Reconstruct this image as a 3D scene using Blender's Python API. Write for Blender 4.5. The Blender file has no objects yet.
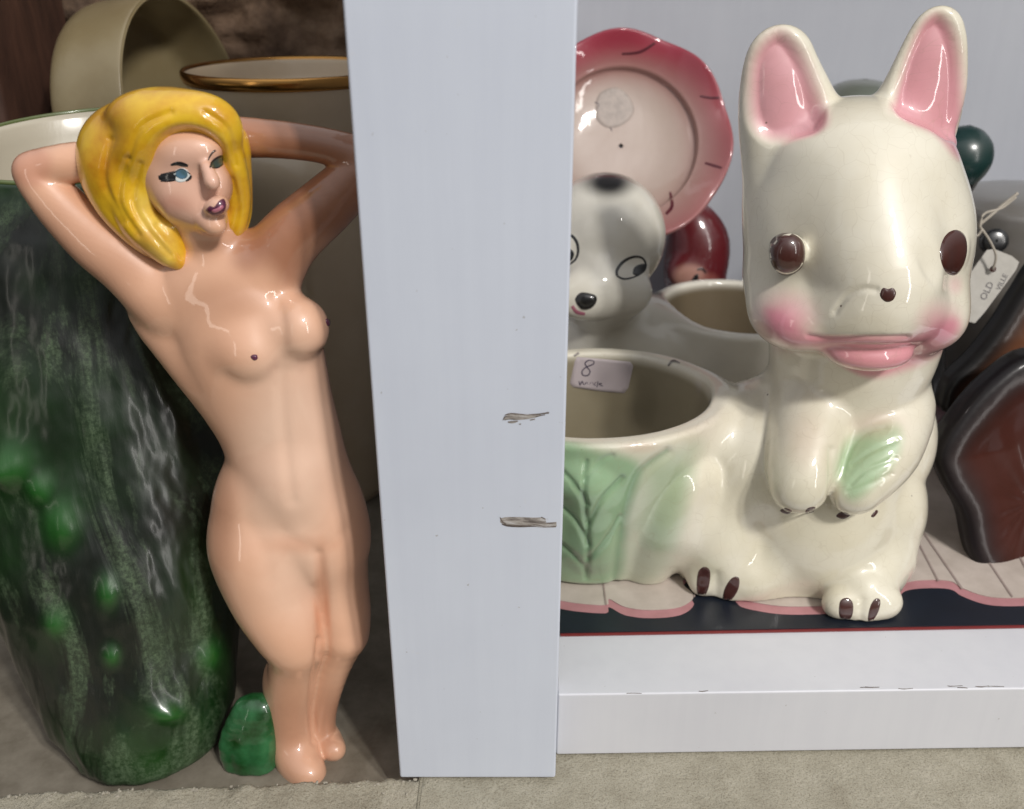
import bpy, bmesh, math, random
import numpy as np
from mathutils import Vector, Matrix, noise
from mathutils.bvhtree import BVHTree
random.seed(7)
scene = bpy.context.scene
COL = scene.collection
# ------------------------------------------------------------------ camera
F = 920.0; W = 1024; H = 809; CX = 512.0; CY = 404.5
PITCH = math.radians(26.0); CS, SN = math.cos(PITCH), math.sin(PITCH)
CAMH = 0.2137
cam = bpy.data.cameras.new('camera'); camo = bpy.data.objects.new('camera', cam); COL.objects.link(camo)
camo.location = (0, 0, CAMH); camo.rotation_euler = (math.pi/2 - PITCH, 0, 0)
cam.sensor_fit = 'HORIZONTAL'; cam.sensor_width = 36.0; cam.lens = 36.0*F/W
cam.clip_start = 0.01; cam.clip_end = 60
cam.dof.use_dof = True; cam.dof.focus_distance = 0.245; cam.dof.aperture_fstop = 17.0
scene.camera = camo
# ------------------------------------------------------------------ view, world, lamps
scene.view_settings.view_transform = 'Standard'; scene.view_settings.look = 'None'
scene.view_settings.exposure = -0.02; scene.view_settings.gamma = 1.0
world = bpy.data.worlds.new('World'); scene.world = world; world.use_nodes = True
wn = world.node_tree; wn.nodes.clear()
wo = wn.nodes.new('ShaderNodeOutputWorld'); wb = wn.nodes.new('ShaderNodeBackground')
wt = wn.nodes.new('ShaderNodeTexCoord'); ws = wn.nodes.new('ShaderNodeSeparateXYZ'); wr = wn.nodes.new('ShaderNodeValToRGB')
wm = wn.nodes.new('ShaderNodeMapRange'); wm.inputs[1].default_value = -1; wm.inputs[2].default_value = 1
wn.links.new(wt.outputs['Generated'], ws.inputs[0]); wn.links.new(ws.outputs[2], wm.inputs[0]); wn.links.new(wm.outputs[0], wr.inputs[0])
e = wr.color_ramp.elements
e[0].position = 0.30; e[0].color = (0.03, 0.027, 0.024, 1)
e[1].position = 0.95; e[1].color = (1.15, 1.15, 1.18, 1)
m_ = e.new(0.52); m_.color = (0.13, 0.125, 0.12, 1)
m_ = e.new(0.72); m_.color = (0.50, 0.50, 0.51, 1)
wn.links.new(wr.outputs[0], wb.inputs[0]); wb.inputs[1].default_value = 0.62
wn.links.new(wb.outputs[0], wo.inputs[0])
def area(name, loc, target, sx, sy, power, color):
    l = bpy.data.lights.new(name, 'AREA'); l.shape = 'RECTANGLE'; l.size = sx; l.size_y = sy; l.energy = power; l.color = color
    o = bpy.data.objects.new(name, l); COL.objects.link(o); o.location = loc
    o.rotation_euler = (Vector(target) - Vector(loc)).to_track_quat('-Z', 'Y').to_euler(); return o
TG = (0, 0.24, 0.10)
area('window_light', (0.50, -0.62, 1.00), TG, 0.055, 0.12, 6.9, (1.0, 0.965, 0.92))
area('window_light', (0.60, -0.57, 1.00), TG, 0.055, 0.12, 6.9, (1.0, 0.965, 0.92))
area('streak_light', (0.85, -0.75, 0.45), TG, 0.07, 0.9, 2.7, (1.0, 0.96, 0.92))  # both tall strips are unseen, added to put streaks in the gloss
area('streak_light', (-0.85, -0.95, 0.35), TG, 0.10, 0.8, 0.7, (1.0, 0.92, 0.82))

# ------------------------------------------------------------------ geometry helpers
def P(px, py, Y):
    v = (py-CY)/F; t = Y/(CS - v*SN)
    return np.array([(px-CX)/F*t, Y, CAMH - t*(SN + v*CS)])
def PZ(px, py, Z):
    v = (py-CY)/F; t = (CAMH-Z)/(SN + v*CS)
    return np.array([(px-CX)/F*t, t*(CS - v*SN), Z])
def S(px, py, Y):            # metres per picture pixel there
    v = (py-CY)/F; return Y/(CS - v*SN)/F
def proj(V):
    x, y, z = V[:,0], V[:,1], V[:,2]-CAMH
    d = y*CS - z*SN; up = y*SN + z*CS
    return CX + F*x/d, CY - F*up/d
def raydir(px, py):
    v = (py-CY)/F
    return Vector(((px-CX)/F, CS - v*SN, -(SN + v*CS))).normalized()
def smooth(a, b, x):
    t = np.clip((x-a)/(b-a), 0, 1); return t*t*(3-2*t)

class Field:
    def __init__(s, lo, hi, h):
        s.lo = np.array(lo, float); s.h = h
        s.n = (np.ceil((np.array(hi)-s.lo)/h)).astype(int)+1
        s.f = np.full(s.n, 1.0, np.float32)
        s.ax = [s.lo[i] + h*np.arange(s.n[i]) for i in range(3)]
    def _sub(s, lo, hi):
        a = np.clip(np.floor((np.array(lo)-s.lo)/s.h).astype(int), 0, s.n); b = np.clip(np.ceil((np.array(hi)-s.lo)/s.h).astype(int)+1, 0, s.n)
        sl = tuple(slice(a[i], b[i]) for i in range(3))
        X, Y, Z = np.meshgrid(s.ax[0][sl[0]], s.ax[1][sl[1]], s.ax[2][sl[2]], indexing='ij', sparse=True)
        return sl, X, Y, Z
    def _op(s, sl, d, k, mode):
        g = s.f[sl]
        if g.size == 0: return
        if mode == 'add':
            h = np.maximum(k-np.abs(g-d), 0)/k; s.f[sl] = np.minimum(g, d) - h*h*k*0.25
        elif mode == 'cut':
            d = -d; h = np.maximum(k-np.abs(g-d), 0)/k; s.f[sl] = np.maximum(g, d) + h*h*k*0.25
    def cone(s, a, b, ra, rb, k=0.004, mode='add', squash=1.0):
        a = np.array(a, float); b = np.array(b, float); m = k*1.2+max(ra, rb)+2*s.h
        sl, X, Y, Z = s._sub(np.minimum(a, b)-m, np.maximum(a, b)+m)
        ba = b-a; L2 = max(ba@ba, 1e-12)
        t = np.clip(((X-a[0])*ba[0]+(Y-a[1])*ba[1]+(Z-a[2])*ba[2])/L2, 0, 1)
        r = ra+(rb-ra)*t
        d = np.sqrt((X-a[0]-t*ba[0])**2+((Y-a[1]-t*ba[1])/squash)**2+(Z-a[2]-t*ba[2])**2)-r
        s._op(sl, d.astype(np.float32), k, mode)
    def ell(s, c, r, k=0.004, mode='add', rot=(0,0,0)):
        c = np.array(c, float); r = np.array(r, float); m = k*1.2+r.max()+2*s.h
        sl, X, Y, Z = s._sub(c-m, c+m)
        R = np.array(Matrix.Rotation(rot[2],3,'Z') @ Matrix.Rotation(rot[1],3,'Y') @ Matrix.Rotation(rot[0],3,'X')).T
        x, y, z = X-c[0], Y-c[1], Z-c[2]
        u = R[0,0]*x+R[0,1]*y+R[0,2]*z; v = R[1,0]*x+R[1,1]*y+R[1,2]*z; w = R[2,0]*x+R[2,1]*y+R[2,2]*z
        k0 = np.sqrt((u/r[0])**2+(v/r[1])**2+(w/r[2])**2); k1 = np.sqrt((u/r[0]**2)**2+(v/r[1]**2)**2+(w/r[2]**2)**2)
        d = np.where(k1 > 1e-9, k0*(k0-1)/np.maximum(k1, 1e-9), -r.min())
        s._op(sl, d.astype(np.float32), k, mode)
    def bowl(s, c, rx, ry, z0, z1, taper, k, mode='add', slope=0.0, round_=0.006):
        """upright oval cup body between heights z0 and z1; taper narrows the bottom; slope lifts the top towards +x"""
        m = max(rx, ry)*1.3+k
        sl, X, Y, Z = s._sub((c[0]-m, c[1]-m, z0-m*0.3), (c[0]+m, c[1]+m, z1+m*0.6))
        u = np.clip((z1-Z)/(z1-z0), 0, 1)
        sc = 1 - taper*u**1.6
        ax, ay = rx*sc-round_, ry*sc-round_
        q = np.sqrt(((X-c[0])/ax)**2+((Y-c[1])/ay)**2); g = np.sqrt(((X-c[0])/ax**2)**2+((Y-c[1])/ay**2)**2)
        dr = q*(q-1)/np.maximum(g, 1e-6)
        top = z1+slope*(X-c[0])
        dz = np.maximum(z0+round_-Z, Z-(top-round_))
        d = np.minimum(np.maximum(dr, dz), 0)+np.sqrt(np.maximum(dr, 0)**2+np.maximum(dz, 0)**2)-round_
        s._op(sl, d.astype(np.float32), k, mode)
    def halfspace_cut(s, z):     # flat underside
        Z = s.ax[2][None, None, :]; s.f = np.maximum(s.f, (z-Z).astype(np.float32))
    def mesh(s, iters=2):
        f = s.f; f[0]=f[-1]=1; f[:,0]=f[:,-1]=1; f[:,:,0]=f[:,:,-1]=1
        neg = f < 0
        n = np.array(f.shape)-1
        cnt = np.zeros(n, np.int8); 
        for i in (0,1):
            for j in (0,1):
                for k in (0,1): cnt += neg[i:n[0]+i, j:n[1]+j, k:n[2]+k]
        act = (cnt > 0) & (cnt < 8)
        ids = np.argwhere(act); idx = np.full(n, -1, np.int64); idx[tuple(ids.T)] = np.arange(len(ids))
        acc = np.zeros((len(ids), 3)); num = np.zeros(len(ids))
        corners = [(i,j,k) for i in (0,1) for j in (0,1) for k in (0,1)]
        for a in corners:
            for ax in range(3):
                if a[ax] == 1: continue
                b = list(a); b[ax] = 1
                fa = f[ids[:,0]+a[0], ids[:,1]+a[1], ids[:,2]+a[2]].astype(float); fb = f[ids[:,0]+b[0], ids[:,1]+b[1], ids[:,2]+b[2]].astype(float)
                cr = (fa < 0) != (fb < 0)
                t = np.where(cr, fa/np.where(cr, fa-fb, 1), 0)
                p = np.zeros((len(ids), 3)) + np.array(a); p[:,ax] += t
                acc[cr] += p[cr]; num[cr] += 1
        V = s.lo + s.h*(ids + acc/num[:,None])
        quads = []
        for ax in range(3):
            sh = [slice(1,-1)]*3; sh[ax] = slice(0,-1)
            A = neg[tuple(sh)]; sh2 = list(sh); sh2[ax] = slice(1,None); B = neg[tuple(sh2)]
            e = np.argwhere(A != B)
            flip = A[tuple(e.T)]
            off = np.array([0 if i == ax else 1 for i in range(3)])
            e = e+off
            b, c = (ax+1)%3, (ax+2)%3
            db = np.zeros(3, int); db[b] = 1; dc = np.zeros(3, int); dc[c] = 1
            q = [idx[tuple((e-db-dc).T)], idx[tuple((e-dc).T)], idx[tuple(e.T)], idx[tuple((e-db).T)]]
            q = np.stack(q, 1); q[~flip] = q[~flip][:, ::-1]; quads.append(q)
        Q = np.concatenate(quads); Q = Q[(Q >= 0).all(1)]
        E = np.concatenate([Q[:,[0,1]],Q[:,[1,2]],Q[:,[2,3]],Q[:,[3,0]]]); E = np.sort(E, 1); E = np.unique(E, axis=0)
        deg = np.bincount(E.ravel(), minlength=len(V))[:,None]
        for it in range(iters*2):
            a = np.zeros_like(V)
            for d in range(3):
                a[:,d] = np.bincount(E[:,0], V[E[:,1],d], len(V)) + np.bincount(E[:,1], V[E[:,0],d], len(V))
            V = V + (a/deg - V)*(0.5 if it%2 == 0 else -0.52)
        return V, Q

def link(name, me, parent=None, mat=None, smooth_=True):
    o = bpy.data.objects.new(name, me); COL.objects.link(o)
    if parent: o.parent = parent
    if mat:
        for m in (mat if isinstance(mat, (list, tuple)) else [mat]): me.materials.append(m)
    if smooth_: me.shade_smooth()
    return o
def mesh_np(name, V, Q, parent=None, mat=None, color=None, smooth_=True):
    V = np.asarray(V, float)
    off = np.array(parent_loc(parent))
    me = bpy.data.meshes.new(name)
    me.from_pydata((V-off).tolist(), [], [list(map(int, q)) for q in Q]); me.update()
    if color is not None:
        at = me.color_attributes.new('Col', 'FLOAT_COLOR', 'POINT')
        c = np.ones((len(V), 4), np.float32); c[:, :3] = color; at.data.foreach_set('color', c.ravel())
    return link(name, me, parent, mat, smooth_)
def parent_loc(p):
    v = Vector((0,0,0))
    while p is not None: v = v+p.location; p = p.parent
    return v
def thing(name, label, cat, loc, group=None):
    o = bpy.data.objects.new(name, None); COL.objects.link(o); o.location = tuple(loc); o.empty_display_size = 0.01
    return tag(o, label, cat, group)
def tag(o, label, cat, group=None):
    o['label'] = label; o['category'] = cat
    if group: o['group'] = group
    return o
def vnormals(V, Q):
    n = np.cross(V[Q[:,2]]-V[Q[:,0]], V[Q[:,3]]-V[Q[:,1]]); N = np.zeros_like(V)
    for i in range(4):
        for d in range(3): N[:,d] += np.bincount(Q[:,i], n[:,d], len(V))
    return N/np.maximum(np.linalg.norm(N, axis=1), 1e-12)[:,None]
class Canvas:
    """paints pigment on a mesh's vertices where the real glaze has it, plus some painted shade"""
    def __init__(s, V, Q, base):
        s.V = V; s.px, s.py = proj(V); s.N = vnormals(V, Q); s.c = np.tile(np.array(base, float), (len(V), 1))
        s.front = smooth(0.1, -0.15, s.N[:,1])
    def mix(s, m, col): s.c = s.c*(1-m[:,None]) + np.array(col)*m[:,None]
    def engrave(s, pts, width, depth, amt_col=None):
        # press a soft groove into the surface along measured points
        P_ = np.array(catmull(pts, 5, closed=False)); d = np.full(len(s.px), 1e9)
        for (x1, y1), (x2, y2) in zip(P_[:-1], P_[1:]):
            L = max((x2-x1)**2+(y2-y1)**2, 1e-9); t = np.clip(((s.px-x1)*(x2-x1)+(s.py-y1)*(y2-y1))/L, 0, 1)
            d = np.minimum(d, np.hypot(s.px-x1-t*(x2-x1), s.py-y1-t*(y2-y1)))
        g = np.exp(-(d/width)**2)*s.front; s.V -= s.N*(g*depth)[:,None]
        if amt_col is not None: s.mix(g*amt_col[1], amt_col[0])
    def dent(s, pts, soft, depth, extra=None):
        c0 = s.c; s.c = np.zeros_like(s.c); s.poly(pts, (1,1,1), soft, 1.0); m = s.c[:,0]; s.c = c0
        s.V -= s.N*(m*depth)[:,None]
    def spot(s, cx, cy, rx, ry, col, amt=1, soft=0.5, rot=0, front=True, extra=None):
        a = math.radians(rot); x = s.px-cx; y = s.py-cy
        u = (x*math.cos(a)+y*math.sin(a))/rx; v = (-x*math.sin(a)+y*math.cos(a))/ry
        m = smooth(1.0, 1.0-soft, np.sqrt(u*u+v*v))*amt
        if front: m = m*s.front
        if extra is not None: m = m*extra
        s.mix(m, col)
    def poly(s, pts, col, soft=6, amt=1, front=True, extra=None):
        pts = np.array(catmull(pts), float); inside = np.zeros(len(s.px), bool); dist = np.full(len(s.px), 1e9)
        n = len(pts)
        for i in range(n):
            x1, y1 = pts[i]; x2, y2 = pts[(i+1)%n]
            cond = ((y1 > s.py) != (y2 > s.py)); xi = (x2-x1)*(s.py-y1)/((y2-y1) if y2 != y1 else 1e-9)+x1
            inside ^= cond & (s.px < xi)
            L = max((x2-x1)**2+(y2-y1)**2, 1e-9); t = np.clip(((s.px-x1)*(x2-x1)+(s.py-y1)*(y2-y1))/L, 0, 1)
            dist = np.minimum(dist, np.hypot(s.px-x1-t*(x2-x1), s.py-y1-t*(y2-y1)))
        sd = np.where(inside, dist, -dist); m = smooth(-soft, soft, sd)*amt
        if front: m = m*s.front
        if extra is not None: m = m*extra
        s.mix(m, col)
def catmull(pts, n=5, closed=True):
    pts = [np.array(p, float) for p in pts]; out = []; N = len(pts)
    rng = range(N if closed else N-1)
    for i in rng:
        g = lambda j: pts[j%N] if closed else pts[min(max(j, 0), N-1)]
        p0, p1, p2, p3 = g(i-1), g(i), g(i+1), g(i+2)
        for k in range(n):
            t = k/n; out.append(0.5*((2*p1)+(-p0+p2)*t+(2*p0-5*p1+4*p2-p3)*t*t+(-p0+3*p1-3*p2+p3)*t**3))
    if not closed: out.append(pts[-1])
    return out
# ---- painted or stuck-on details that lie on an object's surface
def bvh(V, Q): return BVHTree.FromPolygons([tuple(v) for v in V], [tuple(map(int, q)) for q in Q])
def hit(tree, px, py, off):
    o = Vector((0,0,CAMH)); h = tree.ray_cast(o, raydir(px, py))
    if h[0] is None: return None
    n = h[1] if h[1].dot(raydir(px, py)) < 0 else -h[1]
    return h[0]+n*off
def paint_blob(name, tree, outline, parent, mat, lift=0.00016, base=0.00005, rings=6, cat=True):
    pts = catmull(outline, 5) if cat else [np.array(p, float) for p in outline]
    c = sum(pts)/len(pts); V = []; Fc = []
    h0 = hit(tree, c[0], c[1], base+lift)
    if h0 is None: return None
    V.append(h0); n = len(pts); last = h0
    for r in range(1, rings+1):
        t = r/rings
        for p in pts:
            q = c+(p-c)*t; h = hit(tree, q[0], q[1], base+lift*(1-t**3))
            V.append(h if h is not None else last); last = V[-1]
    for i in range(n):
        Fc.append((0, 1+(i+1)%n, 1+i))
        for r in range(rings-1):
            a = 1+r*n+i; b = 1+r*n+(i+1)%n; Fc.append((a, b, b+n, a+n))
    # thin paint edge down into the surface
    k = len(V)
    for p in pts:
        q = c+(p-c)*1.01; h = hit(tree, q[0], q[1], -0.00005); V.append(h if h is not None else last)
    for i in range(n):
        a = 1+(rings-1)*n+i; b = 1+(rings-1)*n+(i+1)%n; Fc.append((a, b, k+(i+1)%n, k+i))
    return mesh_np(name, V, Fc, parent, mat)
def paint_stroke(name, tree, strokes, parent, mat, base=0.00004, lift=0.0001):
    V = []; Fc = []
    for pts in strokes:
        P3 = catmull([p for p in pts], 5, closed=False); n = len(P3); k = len(V); ok = True; rows = []
        for i, p in enumerate(P3):
            a = P3[max(i-1,0)][:2]; b = P3[min(i+1,n-1)][:2]; d = b-a; d = d/max(np.hypot(*d), 1e-6); nn = np.array([-d[1], d[0]]); w = p[2]/2
            row = []
            for s_ in (-1, -0.5, 0, 0.5, 1):
                q = p[:2]+nn*w*s_; h = hit(tree, q[0], q[1], base+lift*(1-s_*s_)); row.append(h)
            rows.append(row)
        prev = None
        for row in rows:
            if any(h is None for h in row): prev = None; continue
            st = len(V); V += row
            if prev is not None:
                for j in range(4): Fc.append((prev+j, prev+j+1, st+j+1, st+j))
            prev = st
    if not Fc: return None
    return mesh_np(name, V, Fc, parent, mat)

# ------------------------------------------------------------------ materials
def nt(name):
    m = bpy.data.materials.new(name); m.use_nodes = True; t = m.node_tree; b = t.nodes['Principled BSDF']; return m, t, b
def N(t, typ, **kw):
    n = t.nodes.new(typ)
    for k, v in kw.items():
        if k.startswith('i_'):
            key = k[2:]; n.inputs[int(key) if key.isdigit() else key].default_value = v
        else: setattr(n, k, v)
    return n
def noise_fac(t, scale, detail=4, rough=0.55, coord=None, stretch=None, dist=0.0):
    tc = N(t, 'ShaderNodeTexCoord'); out = tc.outputs['Object']
    if stretch:
        mp = N(t, 'ShaderNodeMapping'); mp.inputs['Scale'].default_value = stretch; t.links.new(out, mp.inputs[0]); out = mp.outputs[0]
    n = N(t, 'ShaderNodeTexNoise'); n.inputs['Scale'].default_value = scale; n.inputs['Detail'].default_value = detail; n.inputs['Roughness'].default_value = rough
    n.inputs['Distortion'].default_value = dist
    t.links.new(out, n.inputs['Vector']); return n.outputs['Fac']
def ramp(t, fac, stops):
    r = N(t, 'ShaderNodeValToRGB'); el = r.color_ramp.elements
    el[0].position, el[0].color = stops[0][0], (*stops[0][1], 1); el[1].position, el[1].color = stops[-1][0], (*stops[-1][1], 1)
    for p, c in stops[1:-1]: x = el.new(p); x.color = (*c, 1)
    t.links.new(fac, r.inputs[0]); return r.outputs[0]
def mixc(t, fac, a, b, mode='MIX'):
    m = N(t, 'ShaderNodeMix', data_type='RGBA', blend_type=mode)
    for s_, i in ((fac, 0), (a, 6), (b, 7)):
        if isinstance(s_, (int, float)): m.inputs[i].default_value = s_
        elif isinstance(s_, tuple): m.inputs[i].default_value = (*s_, 1)
        else: t.links.new(s_, m.inputs[i])
    return m.outputs[2]
def bump(t, b, fac, strength, dist):
    bp = N(t, 'ShaderNodeBump'); bp.inputs['Strength'].default_value = strength; bp.inputs['Distance'].default_value = dist
    t.links.new(fac, bp.inputs['Height']); t.links.new(bp.outputs[0], b.inputs['Normal']); return bp
def glaze(name, rough=0.09, color=None, var=0.12, vscale=60, sss=0.0, specks=True, wavy=0.25, tint=(0.8, 0.72, 0.55), crackle=0):
    m, t, b = nt(name)
    if color is None:
        a = N(t, 'ShaderNodeVertexColor', layer_name='Col'); base = a.outputs[0]
    else:
        r = N(t, 'ShaderNodeRGB'); r.outputs[0].default_value = (*color, 1); base = r.outputs[0]
    nf = noise_fac(t, vscale, 5, 0.6)
    base = mixc(t, 1.0, base, ramp(t, nf, [(0.3, tuple(1-var*(1-x)*2.2-var*0.2 for x in tint)), (0.62, (1, 1, 1))]), 'MULTIPLY')
    if specks:
        tc = N(t, 'ShaderNodeTexCoord'); vo = N(t, 'ShaderNodeTexVoronoi'); vo.inputs['Scale'].default_value = 150
        t.links.new(tc.outputs['Object'], vo.inputs['Vector'])
        sp = ramp(t, vo.outputs['Distance'], [(0.03, (1,1,1)), (0.06, (0,0,0))])
        # only some cells carry a speck
        pick = ramp(t, vo.outputs['Color'], [(0.80, (0,0,0)), (0.84, (1,1,1))])
        mm = mixc(t, 1.0, sp, pick, 'MULTIPLY')
        base = mixc(t, mm, base, (0.13, 0.09, 0.06))
    if crackle:
        tc2 = N(t, 'ShaderNodeTexCoord'); v2 = N(t, 'ShaderNodeTexVoronoi', feature='DISTANCE_TO_EDGE'); v2.inputs['Scale'].default_value = 210
        nz = N(t, 'ShaderNodeTexNoise'); nz.inputs['Scale'].default_value = 60; t.links.new(tc2.outputs['Object'], nz.inputs['Vector'])
        va = N(t, 'ShaderNodeVectorMath', operation='SCALE'); va.inputs['Scale'].default_value = 0.02; t.links.new(nz.outputs['Color'], va.inputs[0])
        vb = N(t, 'ShaderNodeVectorMath', operation='ADD'); t.links.new(tc2.outputs['Object'], vb.inputs[0]); t.links.new(va.outputs[0], vb.inputs[1]); t.links.new(vb.outputs[0], v2.inputs['Vector'])
        base = mixc(t, ramp(t, v2.outputs['Distance'], [(0.0, (crackle,)*3), (0.02, (0,0,0))]), base, (0.30, 0.22, 0.12))
    t.links.new(base, b.inputs['Base Color'])
    b.inputs['Roughness'].default_value = 0.42
    b.inputs['Coat Weight'].default_value = 1.0; b.inputs['Coat Roughness'].default_value = rough; b.inputs['Coat IOR'].default_value = 1.55
    if sss: b.inputs['Subsurface Weight'].default_value = sss; b.inputs['Subsurface Radius'].default_value = (0.004, 0.0025, 0.0015); b.inputs['Subsurface Scale'].default_value = 1.0
    bp = bump(t, b, noise_fac(t, 75, 3, 0.45), wavy, 0.0011); t.links.new(bp.outputs[0], b.inputs['Coat Normal'])
    return m
M = {}
M['rabbit'] = glaze('rabbit_glaze', 0.05, var=0.12, crackle=0.16, vscale=45, sss=0.0, wavy=0.22)
M['skin'] = glaze('skin_glaze', 0.05, var=0.06, vscale=70, wavy=0.18, specks=False, tint=(0.9, 0.7, 0.6))
M['hair'] = glaze('hair_glaze', 0.06, var=0.35, vscale=110, wavy=0.5, specks=False, tint=(0.75, 0.45, 0.2))
M['dog'] = glaze('dog_glaze', 0.06, var=0.08, vscale=45, specks=False)
M['red'] = glaze('red_glaze', 0.1, var=0.2, vscale=60)
M['brown_paint'] = glaze('brown_paint', 0.06, (0.055, 0.012, 0.008), var=0.3, vscale=300, specks=False)
M['black_paint'] = glaze('black_paint', 0.1, (0.006, 0.007, 0.009), var=0.1, specks=False)
M['nose_black'] = glaze('nose_black', 0.1, (0.006, 0.006, 0.007), var=0.1, specks=False)
M['blue_paint'] = glaze('blue_paint', 0.08, (0.09, 0.2, 0.3), var=0.4, vscale=500, specks=False)
M['green_eye_paint'] = glaze('green_eye_paint', 0.1, (0.06, 0.1, 0.09), var=0.4, vscale=500, specks=False)
M['white_paint_dab'] = glaze('white_paint_dab', 0.1, (0.7, 0.75, 0.75), var=0.1, specks=False)
M['plum_paint'] = glaze('plum_paint', 0.08, (0.11, 0.02, 0.06), var=0.3, vscale=500, specks=False)
M['lip_pink'] = glaze('lip_pink', 0.08, (0.5, 0.17, 0.25), var=0.2, vscale=500, specks=False)
M['leaf_vein'] = glaze('leaf_vein', 0.1, (0.16, 0.27, 0.16), var=0.3, vscale=200, specks=False)
M['mark_dark'] = glaze('mark_dark', 0.12, (0.10, 0.008, 0.02), var=0.2, specks=False)
M['gold'] = nt('gold_rim')[0]; b_ = M['gold'].node_tree.nodes['Principled BSDF']
b_.inputs['Base Color'].default_value = (0.62, 0.33, 0.10, 1); b_.inputs['Metallic'].default_value = 1; b_.inputs['Roughness'].default_value = 0.22

def painted_wood(name, col, dirt=(0.62, 0.6, 0.56), rough=0.42):
    m, t, b = nt(name)
    f1 = noise_fac(t, 14, 5, 0.6); f2 = noise_fac(t, 260, 3, 0.5, stretch=(1, 1, 0.12))
    c = mixc(t, 1.0, col, ramp(t, f1, [(0.3, (0.93, 0.93, 0.94)), (0.65, (1, 1, 1))]), 'MULTIPLY')
    f4 = noise_fac(t, 190, 4, 0.6, stretch=(1, 1, 0.05)); c = mixc(t, 1.0, c, ramp(t, f4, [(0.3, (0.97, 0.97, 0.975)), (0.6, (1, 1, 1))]), 'MULTIPLY')
    f5 = noise_fac(t, 520, 2, 0.5); c = mixc(t, ramp(t, f5, [(0.76, (0,0,0)), (0.80, (0.5,0.5,0.5))]), c, (0.25, 0.22, 0.19))
    f3 = noise_fac(t, 60, 8, 0.75)
    c = mixc(t, ramp(t, f3, [(0.66, (0,0,0)), (0.78, (0.35,0.35,0.35))]), c, dirt)
    t.links.new(c, b.inputs['Base Color']); b.inputs['Roughness'].default_value = rough
    bump(t, b, f2, 0.12, 0.0004); return m
M['white_wood'] = painted_wood('white_painted_wood', (0.62, 0.665, 0.755))
M['white_board'] = painted_wood('white_painted_board', (0.65, 0.66, 0.70))
M['wall_paint'] = painted_wood('pale_wall_paint', (0.50, 0.52, 0.57), rough=0.6)
def scuff_mat(name, c1, c2):
    m, t, b = nt(name); f = noise_fac(t, 900, 6, 0.7, stretch=(0.25, 1, 1.2))
    t.links.new(ramp(t, f, [(0.35, c1), (0.55, c2), (0.7, (0.6, 0.61, 0.64))]), b.inputs['Base Color']); b.inputs['Roughness'].default_value = 0.8
    bump(t, b, f, 0.6, 0.0005); return m
M['scuff'] = scuff_mat('scuffed_bare_patch', (0.12, 0.10, 0.09), (0.38, 0.35, 0.32))
m, t, b = nt('concrete'); f = noise_fac(t, 90, 8, 0.7); f2 = noise_fac(t, 900, 4, 0.7)
c = ramp(t, f, [(0.25, (0.29, 0.26, 0.195)), (0.5, (0.39, 0.36, 0.28)), (0.75, (0.47, 0.435, 0.35))])
c = mixc(t, ramp(t, f2, [(0.6, (0,0,0)), (0.72, (0.5,0.5,0.5))]), c, (0.42, 0.40, 0.34)); t.links.new(c, b.inputs['Base Color'])
f6 = noise_fac(t, 2200, 2, 0.6); c = mixc(t, 1.0, c, ramp(t, f6, [(0.32, (0.62, 0.6, 0.56)), (0.5, (1, 1, 1))]), 'MULTIPLY'); t.links.new(c, b.inputs['Base Color'])
b.inputs['Roughness'].default_value = 0.8; bump(t, b, f2, 0.9, 0.0008); M['concrete'] = m
m, t, b = nt('recess_floor'); f = noise_fac(t, 60, 7, 0.65)
t.links.new(ramp(t, f, [(0.3, (0.13, 0.11, 0.08)), (0.7, (0.27, 0.24, 0.19))]), b.inputs['Base Color']); b.inputs['Roughness'].default_value = 0.75; M['recess_floor'] = m
m, t, b = nt('stone'); f = noise_fac(t, 28, 8, 0.7, dist=0.6); f2 = noise_fac(t, 180, 5, 0.7)
c = ramp(t, f, [(0.30, (0.07, 0.042, 0.028)), (0.5, (0.24, 0.155, 0.10)), (0.72, (0.42, 0.30, 0.20))])
c = mixc(t, 0.6, c, ramp(t, f2, [(0.3, (0.45, 0.4, 0.36)), (0.7, (1,1,1))]), 'MULTIPLY'); t.links.new(c, b.inputs['Base Color'])
b.inputs['Roughness'].default_value = 0.8; bump(t, b, f2, 0.8, 0.002); M['stone'] = m
m, t, b = nt('dark_wood'); f = noise_fac(t, 60, 6, 0.65, stretch=(1, 1, 0.25), dist=0.5)
t.links.new(ramp(t, f, [(0.3, (0.03, 0.014, 0.01)), (0.7, (0.12, 0.055, 0.035))]), b.inputs['Base Color']); b.inputs['Roughness'].default_value = 0.6; bump(t, b, f, 0.5, 0.001); M['dark_wood'] = m

# vase: dark green glaze, matt pale green streaks running down
m, t, b = nt('green_streaked_glaze')
f = noise_fac(t, 24, 9, 0.66, stretch=(1.4, 1.4, 0.40), dist=1.3); f2 = noise_fac(t, 700, 4, 0.8); f3 = noise_fac(t, 20, 4, 0.5)
base = ramp(t, f3, [(0.40, (0.002, 0.005, 0.002)), (0.56, (0.004, 0.020, 0.003)), (0.74, (0.012, 0.060, 0.007))])
st = ramp(t, f, [(0.47, (0,0,0)), (0.55, (0.5,0.5,0.5)), (0.66, (1,1,1))])
gr = ramp(t, f2, [(0.42, (0,0,0)), (0.6, (1,1,1))])
mk = mixc(t, 1.0, st, gr, 'MULTIPLY'); mk = mixc(t, 0.3, mk, st)
tc = N(t, 'ShaderNodeVertexColor', layer_name='Col')
c = mixc(t, mk, base, (0.105, 0.16, 0.085))
sepc = N(t, 'ShaderNodeSeparateColor'); t.links.new(tc.outputs[0], sepc.inputs[0])
c = mixc(t, sepc.outputs[1], c, (0.014, 0.10, 0.012))       # bare green glaze on the bosses
c = mixc(t, sepc.outputs[0], c, (0.52, 0.47, 0.37))       # cream inside
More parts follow.
